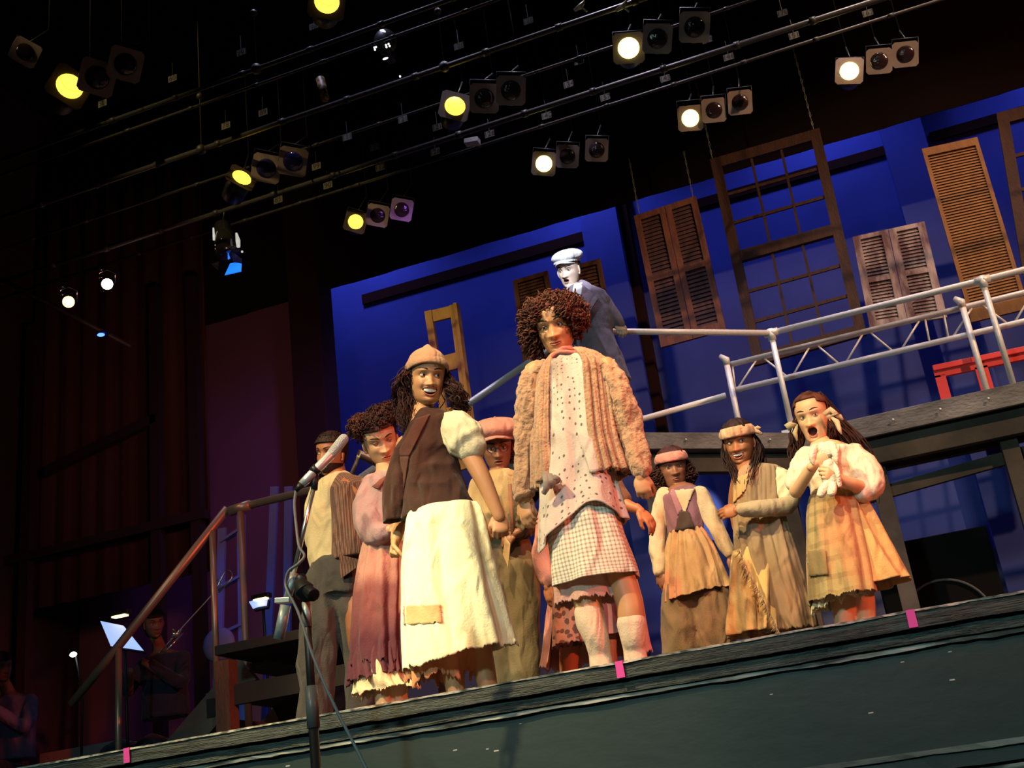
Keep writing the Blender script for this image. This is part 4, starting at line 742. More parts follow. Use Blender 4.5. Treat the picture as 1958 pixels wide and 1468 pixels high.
def skirt(name, lv, Y, m_, parent, folds=14, amp=.02, rag=0.0, ragf=26, dr=.75, seed=0, top_amp=.2, rows=46, n=300, hem=None, thick=.004, arc=None, yaw=0.0, sway=0.0, fine=0.0):
    cs, hw, ds = [], [], []
    for q in lv: c = P(q[0], q[1], Y+(q[4] if len(q) > 4 else 0)); cs.append(c); hw.append(q[2]/ppm(c)); ds.append(q[3] if len(q) > 3 else dr)
    k = len(cs); T = np.linspace(0, k-1, rows); zz = [c.z for c in cs]; sp = smooth_path(cs, 12); tt = np.linspace(0, k-1, len(sp))
    X = np.interp(T, tt, [p.x for p in sp]); Yy = np.interp(T, tt, [p.y for p in sp]); Z = np.interp(T, tt, [p.z for p in sp]); Wd = np.interp(T, range(k), hw); D = np.interp(T, range(k), ds)
    mb = MB(); uv = []; R = []; L = abs(Z[0]-Z[-1]); a0, a1 = arc or (0, 2*math.pi); m1 = n if not arc else n+1
    for i in range(rows):
        v = i/(rows-1); row = []
        for j in range(m1):
            a = a0+(a1-a0)*j/n; ph = a*folds+seed+1.3*noise.noise(Vector((math.cos(a)*1.5, math.sin(a)*1.5, v*1.2+seed)))*3
            f = amp*(top_amp+(1-top_amp)*v)*(math.sin(ph)*.6+.55*noise.noise(Vector((math.cos(a)*folds*.32, math.sin(a)*folds*.32, v*1.6+seed*3)))*1.6)
            if fine: f += fine*math.sin(a*folds*3.1+v*2+seed)
            w_ = Wd[i]+f; d_ = Wd[i]*D[i]+f; x = w_*math.cos(a); y = d_*math.sin(a); x, y = x*math.cos(yaw)-y*math.sin(yaw), x*math.sin(yaw)+y*math.cos(yaw)
            dz = 0.0
            if rag: dz += rag*max(0, (v-.8)/.2)**2*(noise.noise(Vector((math.cos(a)*ragf*.2, math.sin(a)*ragf*.2, seed+5)))*1.1+noise.noise(Vector((math.cos(a)*ragf*1.6, math.sin(a)*ragf*1.6, seed)))*.55)
            if hem: dz += hem(a)*max(0, (v-.45)/.55)**1.3
            row.append(Vector((X[i]+x, Yy[i]+y, Z[i]+dz))); uv.append((a*Wd[rows//2], v*L if not m_.get('dyed') else v))
        R.append(row)
    mb.loft(R, False, not arc); mb.uv = uv; return mb.obj(name, m_, parent, True, solid=thick)
def person(name, label, Y, skin, lip, head, torso_lv, neck, arms=(), legs=(), hands=(), dr=.58, voxel=.0075, detail=1.0):
    hm = head_matrix(head['px'], head['py'], Y-.06+head.get('dy', 0), head.get('s', 1.0), head.get('yaw', 0), head.get('pitch', 0), head.get('roll', 0))
    core = MB(); torso(core, torso_lv, Y, dr)
    nb = P(neck[0], neck[1], Y+(neck[3] if len(neck) > 3 else 0)); nr = neck[2]; hb = hm@Vector((0, .036, -.075)); core.ctube([nb-Vector((0, 0, .06)), nb-Vector((0, 0, .02)), nb.lerp(hb, .5)+Vector((0, .004, 0)), hb, hm@Vector((0, .03, -.03))], [nr*1.4, nr*1.2, nr*.98, nr*.98, nr*.95], 18)
    for a in arms: limb(core, a, Y)
    for l_ in legs: limb(core, [((q[0], min(q[1], .058)) if isinstance(q[0], Vector) else (q[0], q[1], min(q[2], .058), *q[3:])) for q in l_], Y)
    me = remesh(core, voxel, 3); hmb, hc = build_head(head, skin, lip, hm, detail=detail)
    parts = [(me, None)]; 
    if hands:
        hb_ = MB()
        for h in hands: hand(hb_, **h)
        parts.append((remesh(hb_, .0036, 2), None))
    vs_, fs, cols = [], [], []
    for me_, _ in parts:
        o = len(vs_); vs_ += [tuple(v.co) for v in me_.vertices]; fs += [tuple(i+o for i in p.vertices) for p in me_.polygons]; cols += [tuple(skin)]*len(me_.vertices); bpy.data.meshes.remove(me_)
    o = len(vs_); vs_ += hmb.v; fs += [tuple(i+o for i in f) for f in hmb.f]; cols += hc
    b = bpy.data.meshes.new(name); b.from_pydata(vs_, [], fs); b.polygons.foreach_set('use_smooth', [True]*len(fs))
    at = b.attributes.new('tint', 'FLOAT_COLOR', 'POINT'); at.data.foreach_set('color', np.array([(*c, 1) for c in cols], np.float32).ravel()); b.update()
    ob = link(name, b, M_SKIN); tag(ob, label, 'person'); return ob, hm
def cap_piece(hm, cond, off, m_, name, parent, amp=0.0, freq=60, solid=.004, N=110):
    zs = list(np.linspace(-.115, .1242, 90)); rows = head_pts(zs, N, off); mb = MB(); vs_ = [Vector(p[:3]) for r in rows for p in r]; fs = []; n = N
    ok = [cond(*v) for v in vs_]
    for i in range(len(rows)-1):
        for j in range(n):
            f = (i*n+j, i*n+(j+1) % n, (i+1)*n+(j+1) % n, (i+1)*n+j)
            if all(ok[k] for k in f): fs.append(f)
    top = tuple((len(rows)-1)*n+j for j in range(n)); fs += [top] if all(ok[k] for k in top) else []
    us = sorted(set(i for f in fs for i in f)); mp = {i: k for k, i in enumerate(us)}; out = []
    for i in us:
        v = vs_[i]; q = v+(v-Vector((0, 0, .02))).normalized()*(off*.35+amp*(noise.noise(v*freq)+.5*noise.noise(v*freq*2.3))); out.append(hm@q)
    mb.add(out, [tuple(mp[i] for i in f) for f in fs]); return mb.obj(name, m_, parent, True, solid=solid*hm.to_scale().x)
def curls(hm, c, r, n, m_, parent, cond, size=.011, length=.05, seed=1, grav=.4, rad=.0035, name='curly_hair', base=True, turns=2.5, depth=.5):
    rnd = random.Random(seed); mb = MB()
    if base:
        n0 = len(mb.v); mb.ball(c, tuple(q*.86 for q in r), None, 36, 26); mb.v[n0:] = [tuple(Vector(v)+(Vector(v)-Vector(c)).normalized()*(.012*noise.noise(Vector(v)*45)+.008*noise.noise(Vector(v)*90))) for v in mb.v[n0:]]
        vv = mb.v; mb.f = [f for f in mb.f if all(cond(*vv[i]) for i in f)]; mb.mi = mb.mi[:len(mb.f)]
    cnt = 0; tries = 0
    while cnt < n and tries < n*30:
        tries += 1; d = Vector((rnd.gauss(0, 1), rnd.gauss(0, 1), rnd.gauss(0, 1))).normalized(); sh = rnd.uniform(depth, 1.0)**.5; p = Vector(c)+Vector((d.x*r[0], d.y*r[1], d.z*r[2]))*sh
        if not cond(*p): continue
        cnt += 1; ax = (d*(1-grav)+Vector((rnd.uniform(-.3, .3), rnd.uniform(-.3, .3), -grav))).normalized(); u = ax.orthogonal().normalized(); w_ = ax.cross(u); L = length*rnd.uniform(.5, 1.25); sz = size*rnd.uniform(.6, 1.2); ph = rnd.uniform(0, 6); k = 13; tr = turns*rnd.uniform(.7, 1.2)
        pts = [p+ax*(L*(i/k-.35))+(u*math.cos(ph+i/k*tr*6.28)+w_*math.sin(ph+i/k*tr*6.28))*sz*(.6+.5*i/k) for i in range(k+1)]; mb.tube(pts, [rad]*k+[rad*.4], 5)
    mb.v = [tuple(hm@Vector(v)) for v in mb.v]; return mb.obj(name, m_, parent, True)
def strands(guides, m_, parent, n=60, rad=.006, wave=.008, freq=3.0, seed=3, name='long_hair', curl=False):
    """guides: lists of (world point, spread); locks follow them"""
    rnd = random.Random(seed); mb = MB()
    for gd in guides:
        ps = smooth_path([q[0] for q in gd], 6); sp = np.interp(np.linspace(0, len(gd)-1, len(ps)), range(len(gd)), [q[1] for q in gd])
        for k in range(n):
            o_ = Vector((rnd.gauss(0, .55), rnd.gauss(0, .55), rnd.gauss(0, .3))); ph = rnd.uniform(0, 6.28); f = freq*rnd.uniform(.7, 1.3); e_ = rnd.uniform(.75, 1.0); m = int(len(ps)*e_); pts = []
            for i in range(max(4, m)):
                t = i/len(ps); q = ps[i]+o_*sp[i]; wv = wave*(.3+t); pts.append(q+Vector((math.sin(ph+t*f*6.28)*wv, math.cos(ph*1.7+t*f*6.28)*wv, math.sin(ph+t*f*9)*wv*.3)))
            r = rad*rnd.uniform(.6, 1.2); mb.tube(pts, [r*(1-.75*(i/len(pts))**3) for i in range(len(pts))], 6)
    return mb.obj(name, m_, parent, True)
def garment(name, m_, parent, Y, lv=None, limbs=(), grow=0.0, voxel=.009, wr=.008, wf=11, fuzz=0, seed=0, dr=.62, extra=None, smooth=3, stretch=(1, 1, .45), yaw=0):
    mb = MB()
    if lv: torso(mb, lv, Y, dr, yaw, grow)
    for l_ in limbs: limb(mb, l_, Y, grow)
    if extra: extra(mb)
    return link(name, remesh(mb, voxel, smooth, wr, wf, fuzz, seed, stretch), m_, parent)
def band(hm, z0, z1, off, m_, parent, name='headband', amp=.0, tilt=0.0, thick=.006):
    N = 90; rings = []
    for v in np.linspace(0, 1, 7):
        r_ = []
        for j in range(N):
            t = 2*math.pi*j/N; cx = math.cos(t); z = z0+(z1-z0)*v+tilt*cx; w_, f_, b_ = spl(min(z, .119)); q = (off+amp*(noise.noise(Vector((t*3, v*5, 1)))))+.004*math.sin(v*math.pi)
            r_.append(hm@Vector((math.sin(t)*(w_+q), -(f_+q)*cx if cx > 0 else -(b_+q)*cx, z)))
        rings.append(r_)
    mb = MB(); mb.loft(rings, False); return mb.obj(name, m_, parent, True, solid=thick)
def pants_leg(*a): return a
def shoe(mb, c, d, s=1.0):
    d = Vector(d).normalized(); R = Matrix.Rotation(math.atan2(d.y, d.x), 3, 'Z'); mb.ball(c+d*.06*s+Vector((0, 0, .035)), (.13*s, .045*s, .035*s), R, 18, 10); mb.ball(c+Vector((0, 0, .05)), (.05*s, .04*s, .05*s), R, 14, 8)

def patch(name, target, quad, m_, parent, off=.006, n=14, thick=.004, ragged=0.0, smooth=True):
    """a sewn-on piece of cloth lying on the surface of another garment"""
    bpy.context.view_layer.update(); o_ = Vector((0, 0, CAMZ)); g_ = {}; TL, TR, BR, BL = [Vector(q) for q in quad]; mb = MB()
    inv = target.matrix_world.inverted()
    for i in range(n+1):
        for j in range(n+1):
            u, v = j/n, i/n; e_ = ragged*noise.noise(Vector((u*9, v*9, 3))) if ragged and (i in (0, n) or j in (0, n)) else 0
            q = (TL*(1-u)+TR*u)*(1-v)+(BL*(1-u)+BR*u)*v; d = (P(q.x+e_, q.y+e_, 5.0)-o_).normalized(); ok, loc, no_, _i = target.ray_cast(inv@o_, inv.to_3x3()@d)
            if ok: g_[i, j] = len(mb.v); mb.v.append(tuple(target.matrix_world@loc-d*off))
    for i in range(n):
        for j in range(n):
            f = [(i, j), (i+1, j), (i+1, j+1), (i, j+1)]
            if all(k in g_ for k in f):
                c = [Vector(mb.v[g_[k]]) for k in f]
                if max((c[0]-c[2]).length, (c[1]-c[3]).length) < .14: mb.f.append(tuple(g_[k] for k in f)); mb.mi.append(0)
    return mb.obj(name, m_, parent, smooth, solid=thick)
# ---------------------------------------------------------------- the performers
NT = Vector((0, -1, 0)); DN = Vector((0, 0, -1))
def cloth(name, c, c2=None, var=.18, scale=9, bump=.3, bscale=120, rough=.85, sheen=.15, fold=.55, fscale=7):
    """woven cloth: fine weave over soft creases"""
    M = mat(name, c, rough, col2=c2, var=var, scale=scale, bump=bump or .1, bscale=bscale, spec=.15, sheen=sheen); nt = M.node_tree
    tc = nt.nodes.new('ShaderNodeTexCoord'); mp = nt.nodes.new('ShaderNodeMapping'); mp.inputs['Scale'].default_value = (1.6, 1.6, .8); mp.inputs['Rotation'].default_value = (.2, .5, .3)
    nz = nt.nodes.new('ShaderNodeTexNoise'); nz.inputs['Scale'].default_value = fscale; nz.inputs['Detail'].default_value = 1.2; nz.inputs['Distortion'].default_value = .9; nz.inputs['Roughness'].default_value = .5
    nt.links.new(tc.outputs['Object'], mp.inputs['Vector']); nt.links.new(mp.outputs[0], nz.inputs['Vector']); bp = nt.nodes.new('ShaderNodeBump'); bp.inputs['Strength'].default_value = fold; bp.inputs['Distance'].default_value = .05
    nt.links.new(nz.outputs['Fac'], bp.inputs['Height']); fine = [n for n in nt.nodes if n.type == 'BUMP' and n != bp][0]; nt.links.new(bp.outputs['Normal'], fine.inputs['Normal']); return M
def cuff_pt(h): return h
# ===== woman in the tan cap, brown waistcoat and cream skirt
Y = 4.72; SK = (.50, .25, .125); LP = (.46, .12, .085)
hd = dict(px=823, py=718, s=1.07, yaw=12, pitch=9, roll=3, smile=1, mw=.031, mo=.025, mz=-.068, lift=.010, teeth=.017, gaze=(.32, .12), open=.62, lowlid=.38, browup=.003, rouge=1)
ank = [G(872, Y, .09), G(935, Y+.05, .09)]; wr3 = P(955, 985, Y+.02)
b, hm = person('person', 'woman in a tan pointed cap, brown waistcoat and long cream skirt, smiling to the right', Y, SK, LP, hd,
    [(806, 796, 18, .9), (812, 808, 34, .7), (822, 824, 50, .6), (818, 850, 52), (822, 890, 50), (832, 930, 48), (842, 970, 56), (848, 1010, 66), (852, 1040, 60)], (806, 806, .050, .0),
    arms=[[(868, 838, .045), (893, 862, .046, -.02), (918, 905, .041, -.02), (938, 948, .034, -.01), (955, 988, .026)], [(775, 850, .045, .05), (768, 930, .042, .12), (766, 985, .036, .10), (757, 1030, .026, .04)]],
    legs=[[(832, 1020, .085), (850, 1150, .07), (P(860, 1220, Y), .06), (ank[0], .040), (ank[0]+Vector((0, -.02, -.05)), .045)], [(870, 1020, .085), (895, 1150, .07), (P(912, 1220, Y+.05), .06), (ank[1], .040), (ank[1]+Vector((0, -.02, -.05)), .045)]],
    hands=[dict(wrist=wr3, d=P(957, 1012, Y)-wr3, nrm=(-.5, 1, 0), side=-1, curl=1.1, s=.98, thumb=1.2), dict(wrist=P(757, 1032, Y+.04), d=P(749, 1062, Y+.02)-P(757, 1032, Y+.04), nrm=(.9, .3, 0), side=1, curl=1.35, s=.92, thumb=1.2)])
m_tan = cloth('tan_felt', (.46, .27, .17), (.40, .23, .14), scale=4); 
cap_piece(hm, lambda x, y, z: z > .050+.20*max(0, (y+.03)*-.1)-.35*max(0, abs(x)-.045)-(.9*max(0, y+.03) if y > -.03 else 0)*.5 and z > .0, .008, m_tan, 'cap', b, amp=.0006)
mb = MB(); mb.ball((0, .0, .062), (.084, .092, .072), None, 48, 26); mb.v = [tuple(hm@(Vector(v)+Vector((0, 0, .016*math.exp(-(v[0]/.016)**2-(v[1]/.03)**2) if v[2] > .07 else 0)))) for v in mb.v]; mb.obj('cap_crown', m_tan, b, True)
band(hm, .020, .066, .012, m_tan, b, 'cap_band', amp=.001, tilt=.034)
hx = lambda x, y, z: hm@Vector((x, y, z))
strands([[(hx(-.062, .0, .05), .012), (hx(-.092, .0, .0), .024), (P(781, 755, Y+.0), .036), (P(778, 800, Y-.02), .036), (P(786, 835, Y-.04), .020)], [(hx(-.06, .04, .05), .02), (hx(-.10, .05, -.03), .035), (P(772, 770, Y+.08), .040), (P(760, 800, Y+.1), .03)],
         [(hx(.062, .0, .05), .014), (hx(.090, .01, .0), .022), (P(868, 745, Y+.03), .030), (P(878, 772, Y+.05), .034), (P(886, 790, Y+.08), .022)], [(hx(.0, .08, .05), .04), (hx(.0, .10, -.04), .05), (P(800, 780, Y+.14), .05), (P(790, 820, Y+.12), .04)]], H_DARK, b, n=190, rad=.0028, wave=.014, freq=5.5, seed=5)
m_vest = cloth('brown_waistcoat', (.052, .020, .015), (.034, .013, .010), scale=5, bscale=200, fold=1.0)
vest = garment('waistcoat', m_vest, b, Y, [(812, 786, 20, .9, .03), (822, 796, 38, .72, .02), (826, 810, 50, .62), (815, 846, 60), (814, 880, 62), (826, 920, 60), (832, 950, 66), (836, 984, 76)], [], grow=.004, wr=.010, wf=9, seed=2, stretch=(.5, .5, 1.3))
m_lap = cloth('lapel_brown', (.075, .026, .019)); m_pkl = cloth('pink_lining', (.7, .38, .30))
skirt('waistcoat_flap', [(768, 855, 14, .8, -.05), (758, 930, 26, .8, -.04), (752, 996, 22, .7, -.03)], Y, m_vest, vest, folds=3, amp=.006, rows=20, n=60)
patch('lapel', vest, [(796, 800), (822, 792), (782, 872), (758, 872)], m_lap, vest, .010, 16, .006); patch('lapel_front', vest, [(758, 872), (782, 872), (766, 975), (750, 975)], m_lap, vest, .008, 16, .005)
m_cream = cloth('cream_cotton', (.80, .74, .52), (.60, .55, .38), var=.12, scale=5)
slv = garment('puff_sleeve', m_cream, b, Y, None, [[(858, 806, .050, .0), (872, 816, .084, -.01), (884, 832, .094, -.02), (893, 846, .092, -.02), (899, 854, .074, -.02)]], wr=.007, wf=13, seed=4, stretch=(1, 1, 1))
m_sk = cloth('cream_skirt', (.84, .82, .56), (.80, .77, .50), var=.2, scale=4)
def stain(M, col, loc, sc, th=.5):                # dirt marks and a patch on the cloth
    nt = M.node_tree; bs = nt.nodes['Principled BSDF']; lk = bs.inputs['Base Color'].links; base = lk[0].from_socket if lk else None; tc = nt.nodes.new('ShaderNodeTexCoord'); nz = nt.nodes.new('ShaderNodeTexNoise'); nz.inputs['Scale'].default_value = sc; nz.inputs['Detail'].default_value = 8
    mp = nt.nodes.new('ShaderNodeMapping'); mp.inputs['Location'].default_value = loc; mp.inputs['Scale'].default_value = (1, 1, .4); nt.links.new(tc.outputs['Object'], mp.inputs['Vector']); nt.links.new(mp.outputs[0], nz.inputs['Vector'])
    rp = nt.nodes.new('ShaderNodeValToRGB'); rp.color_ramp.elements[0].position = th; rp.color_ramp.elements[1].position = th+.10; rp.color_ramp.elements[1].color = (.75, .75, .75, 1); nt.links.new(nz.outputs['Fac'], rp.inputs['Fac'])
    mx = nt.nodes.new('ShaderNodeMix'); mx.data_type = 'RGBA'; mx.inputs[7].default_value = (*col, 1); mx.inputs[6].default_value = bs.inputs['Base Color'].default_value; (nt.links.new(base, mx.inputs[6]) if base else None); nt.links.new(rp.outputs['Color'], mx.inputs[0]); nt.links.new(mx.outputs[2], bs.inputs['Base Color']); return M
stain(m_sk, (.42, .33, .18), (3, 1, 2), 8, .58)
sk3 = skirt('skirt', [(845, 974, 70, .72), (850, 1000, 78, .75), (856, 1080, 90), (866, 1180, 101), (878, 1256, 110)], Y, m_sk, b, folds=9, amp=.024, rag=.020, ragf=20, seed=2.2, top_amp=.35, hem=lambda a: -.03*math.cos(a+2.4))
patch('sewn_patch', sk3, [(771, 1158), (843, 1155), (846, 1190), (772, 1194)], cloth('peach_patch', (.60, .40, .20), (.50, .32, .16), scale=12), sk3, .004, 12, .002, 6)

under = cloth('orange_underskirt', (.62, .26, .12), (.45, .16, .08)); skirt('underskirt', [(850, 1100, 72), (845, 1200, 68), (842, 1296, 62)], Y, under, b, folds=9, amp=.02, rag=.05, ragf=12, seed=9)
mb = MB(); [shoe(mb, Vector((a.x, a.y, 0)), (0, -1, 0), .95) for a in ank]; mb.obj('shoes', cloth('dark_shoe', (.03, .02, .02), bump=0), b, True)

# ===== girl in front: curly hair, fuzzy cardigan, dotted tunic
Y = 4.56; SK = (.52, .27, .135); LP = (.40, .12, .10)
hd = dict(px=1055, py=624, s=1.05, yaw=-9, pitch=2, roll=-14, smile=.45, mw=.024, mo=0, mz=-.070, lift=.005, gaze=(-.22, -.05), open=.34, lowlid=.42, brow=.001, browup=.002)
ank = [G(1150, Y+.02, .09), G(1216, Y+.02, .09)]; wl = P(1001, 958, Y+.03); wr = P(1224, 908, Y-.02)
b, hm = person('person', 'girl with big curly hair in a fuzzy cardigan over a dotted tunic, cream knee socks', Y, SK, LP, hd,
    [(1084, 682, 18, .9), (1088, 692, 38, .7), (1091, 704, 55, .6), (1092, 730, 60, .55), (1095, 790, 54), (1100, 850, 50), (1106, 920, 58), (1112, 980, 62), (1120, 1010, 60)], (1086, 688, .046, .0),
    arms=[[(1022, 708, .042), (1010, 780, .036), (1004, 860, .034, .03), (1001, 930, .028, .03), (1001, 956, .025, .03)], [(1160, 700, .042), (1190, 770, .036), (1208, 830, .034, .02), (1220, 880, .028, 0), (1224, 906, .025, -.02)]],
    legs=[[(1092, 1000, .078), (1108, 1080, .068), (1122, 1145, .058), (P(1130, 1180, Y), .056), (ank[0], .036), (ank[0]+Vector((0, -.02, -.05)), .04)], [(1158, 1000, .078), (1180, 1080, .066), (1203, 1150, .054), (P(1207, 1180, Y), .054), (ank[1], .036), (ank[1]+Vector((0, -.02, -.05)), .04)]],
    hands=[dict(wrist=wl, d=P(1006, 985, Y+.02)-wl, nrm=(.3, 1, .0), side=-1, curl=.55, s=.88, thumb=.8), dict(wrist=wr, d=P(1230, 935, Y-.02)-wr, nrm=(-.2, 1, .0), side=1, curl=.75, s=.88, thumb=.8)], detail=1.1)
def face_clear(x, y, z, w_=.072): return not (abs(x) < w_-max(0, (z-.02))*.62 and y < .03 and z < .088)
curls(hm, (0, .030, .040), (.140, .120, .100), 950, H_RED, b, lambda x, y, z: face_clear(x, y, z) and z > -.10 and not (abs(x) < .08 and y < .03 and z < -.02), size=.010, length=.06, seed=11, grav=.45, rad=.0032)
curls(hm, (-.045, -.050, .088), (.035, .035, .030), 90, H_RED, b, lambda x, y, z: face_clear(x, y, z, .062), size=.008, length=.05, seed=4, grav=.6, rad=.003, base=False, name='front_curls')
curls(hm, (.055, -.055, .070), (.030, .032, .042), 130, H_RED, b, lambda x, y, z: face_clear(x, y, z, .060), size=.008, length=.055, seed=8, grav=.7, rad=.003, base=False, name='front_curls')
curls(hm, (.090, -.01, .02), (.028, .045, .060), 150, H_RED, b, lambda x, y, z: x > .072, size=.008, length=.055, seed=18, grav=.8, rad=.003, base=False, name='side_curls')
curls(hm, (-.108, .01, -.01), (.042, .06, .085), 240, H_RED, b, lambda x, y, z: x < -.074, size=.009, length=.06, seed=9, grav=.8, rad=.0032, base=False, name='side_curls')
m_dot = stain(cloth('dotted_cotton', (.66, .56, .50), (.54, .45, .41), var=.2, scale=5), (.28, .21, .19), (1, 5, 3), 6, .52); pattern(m_dot, 'dots', (.16, .11, .11), 42, .20)
tun = skirt('tunic', [(1083, 679, 22, .9), (1086, 688, 38, .75), (1090, 702, 56, .62), (1092, 740, 62, .6), (1095, 800, 64, .62), (1100, 880, 70, .66), (1108, 950, 78, .7), (1116, 1010, 88, .74)], Y, m_dot, b, folds=7, amp=.020, seed=1.2, top_amp=.25, rows=70, n=240, yaw=0, hem=lambda a: .07*math.exp(-(((a-5.15) % 6.28-0)/.55)**2)+.07*math.exp(-((6.28-((a-5.15) % 6.28))/.55)**2)-.075*math.exp(-((a-3.55)/.6)**2))
m_red = cloth('red_scarf', (.55, .10, .08), (.45, .22, .18), scale=14); mb = MB(); c = P(1085, 684, Y); 
for k, (r_, dz) in enumerate(((.060, .010), (.070, -.002))): mb.tube([c+Vector((math.cos(a)*r_*1.15, math.sin(a)*r_*.9-.004, dz+.012*math.sin(a*3+k)+.010*math.cos(a))) for a in np.linspace(0, 6.283, 33)], .010, 10, False)
mb.obj('scarf', m_red, b, True)
m_ging = pattern(stain(cloth('gingham_cloth', (.80, .74, .60)), (.40, .33, .25), (1, 2, 3), 8, .6), 'check', (.36, .28, .25), 62, .40)
skirt('gingham_skirt', [(1108, 935, 62, .7), (1116, 990, 70, .72), (1130, 1060, 78, .74), (1141, 1112, 84, .74)], Y, m_ging, b, folds=6, amp=.018, seed=4, top_amp=.4, rows=40)
skirt('petticoat', [(1110, 960, 60, .6), (1118, 1060, 66), (1128, 1150, 72)], Y+.04, cloth('pink_petticoat', (.62, .36, .30), (.50, .26, .22)), b, folds=8, amp=.015, seed=5, rag=.02)
m_card = cloth('fuzzy_tan_knit', (.50, .30, .18), (.33, .19, .12), var=.2, scale=16, bump=1.0, bscale=70, sheen=.4)
g1 = skirt('cardigan', [(1085, 676, 26, .85, .0), (1088, 684, 42, .75), (1091, 694, 56, .66), (1094, 714, 68, .62), (1096, 760, 73, .63), (1101, 850, 82, .64), (1113, 920, 92, .64)], Y+.01, m_card, b, folds=26, amp=.017, seed=3, top_amp=.45, rows=80, n=420, arc=(-math.pi/2+.52, math.pi*1.5-.52), rag=.02, thick=.014, fine=.004)
garment('sleeves', m_card, g1, Y, [(1088, 686, 30, .75, .05), (1091, 698, 50, .6, .05), (1093, 716, 60, .5, .06)], [[(1030, 708, .045), (1016, 730, .052), (1008, 790, .052), (1003, 860, .050, .03), (1000, 925, .048, .03), (1000, 948, .040, .03)], [(1150, 700, .045), (1172, 722, .055), (1192, 775, .056), (1210, 830, .052, .02), (1221, 878, .046, 0), (1226, 897, .038, -.02)]], wr=.015, wf=22, fuzz=.006, seed=7, voxel=.007, stretch=(1, 1, .16), smooth=2)
mb = MB()
for pts, r_ in (([(998, 944), (1001, 952)], .040), ([(1224, 895), (1228, 903)], .042)): mb.tube([P(*pts[0], Y), P(*pts[1], Y)], [r_, r_*.92], 20)
mb.obj('knit_cuffs', m_card, g1, True)
patch('pocket', tun, [(1103, 822), (1152, 850), (1172, 892), (1128, 905)], m_dot, tun, .014, 12, .008, 3)
mb = MB(); [mb.tube([P(1042+k*9, 905+k*4, Y-.15), P(1048+k*8, 925-k*3, Y-.17), P(1040+k*12, 945-k*12, Y-.16)], [.014, .020, .008], 8) for k in range(3)]; mb.obj('torn_rag', cloth('grey_rag', (.16, .13, .12), (.40, .36, .33)), b, True)
m_sock = cloth('cream_knit_sock', (.72, .56, .42), (.66, .50, .38), scale=20)
for pts in ([(1126, 1166, .060), (1130, 1190, .060), (P(1141, 1222, Y), .050), (ank[0]+Vector((0, 0, .04)), .044), (ank[0]-Vector((0, 0, .03)), .050)], [(1206, 1176, .050), (1208, 1192, .060), (P(1211, 1220, Y), .050), (ank[1]+Vector((0, 0, .04)), .044), (ank[1]-Vector((0, 0, .03)), .050)]): garment('knee_sock', m_sock, b, Y, None, [pts], wr=.0015, voxel=.007)
mb = MB(); [shoe(mb, Vector((a.x, a.y, 0)), (0, -1, 0), .9) for a in ank]; mb.obj('shoes', bpy.data.materials['dark_shoe'], b, True)

# ===== bearded man behind the microphone
Y = 5.7; SK = (.36, .15, .07); LP = (.22, .07, .05)
hd = dict(px=617, py=866, s=1.02, yaw=-38, pitch=8, roll=-6, mw=.023, mo=.006, gaze=(-.5, .1), open=.5, jaw=0)
ank = [G(598, Y, .09), G(690, Y+.1, .09)]
b, hm = person('person', 'bearded man in a striped waistcoat and baggy grey trousers behind the microphone stand', Y, SK, LP, hd,
    [(643, 906, 14, .9), (647, 916, 28, .7), (650, 930, 40, .55), (652, 965, 38, .55), (650, 1010, 36, .55), (648, 1050, 34, .6), (645, 1090, 38), (645, 1110, 38)], (643, 908, .055, .03),
    arms=[[(688, 932, .05), (708, 980, .045, .06), (725, 1030, .036, .12)], [(610, 935, .05, .08), (598, 985, .042, .12), (606, 1040, .034, .1)]], legs=[[(625, 1100, .09), (612, 1200, .075), (P(605, 1280, Y), .06), (ank[0], .045), (ank[0]-Vector((0, .02, .05)), .05)], [(668, 1100, .09), (682, 1200, .075), (P(688, 1280, Y+.1), .06), (ank[1], .045), (ank[1]-Vector((0, .02, .05)), .05)]],
    hands=[dict(wrist=P(725, 1030, Y+.12), d=(.4, 0, -1), nrm=(0, 1, 0), curl=.6), dict(wrist=P(606, 1040, Y+.1), d=(.2, -.3, -1), nrm=(1, 0, 0), curl=.6)])
cap_piece(hm, lambda x, y, z: z > .055 or (y > -.015 and z > .0) or (y > .03 and z > -.05), .006, H_BLACK, 'short_hair', b, amp=.004, freq=110)
curls(hm, (0, .0, .075), (.068, .075, .050), 350, H_BLACK, b, lambda x, y, z: z > .06, size=.004, length=.016, seed=3, grav=.1, rad=.002, base=True, name='hair_top')
cap_piece(hm, lambda x, y, z: (z < -.055 and (abs(x) > .024 or z < -.080) and y < .03) and z > -.112 , .003, H_BLACK, 'beard', b, amp=.002, freq=120, solid=.003)
m_shirt = cloth('cream_shirt', (.62, .52, .30), (.50, .41, .24), scale=4); m_gt = cloth('dark_grey_trousers', (.085, .080, .072), (.06, .055, .05), scale=3)
s1_ = garment('shirt', m_shirt, b, Y, [(643, 906, 20, .9), (644, 916, 34, .7), (642, 932, 48, .6), (630, 975, 42), (626, 1020, 42), (628, 1060, 42), (636, 1082, 44)], [[(612, 938, .06, .06), (598, 990, .055, .1), (602, 1040, .045, .1)]], wr=.014, wf=9, seed=3)
v1 = pattern(cloth('striped_waistcoat', (.22, .12, .085)), 'grid', (.10, .05, .04), 90, .35, 'Object', .6)
garment('waistcoat', v1, b, Y, [(650, 908, 16, .8, -.01), (662, 918, 30, .8, -.01), (668, 934, 38, .9, -.01), (672, 980, 38, .95, -.01), (674, 1030, 38, .98, -.01), (676, 1070, 40, 1.0, -.01)], [], wr=.008, wf=7, seed=5, grow=.004)
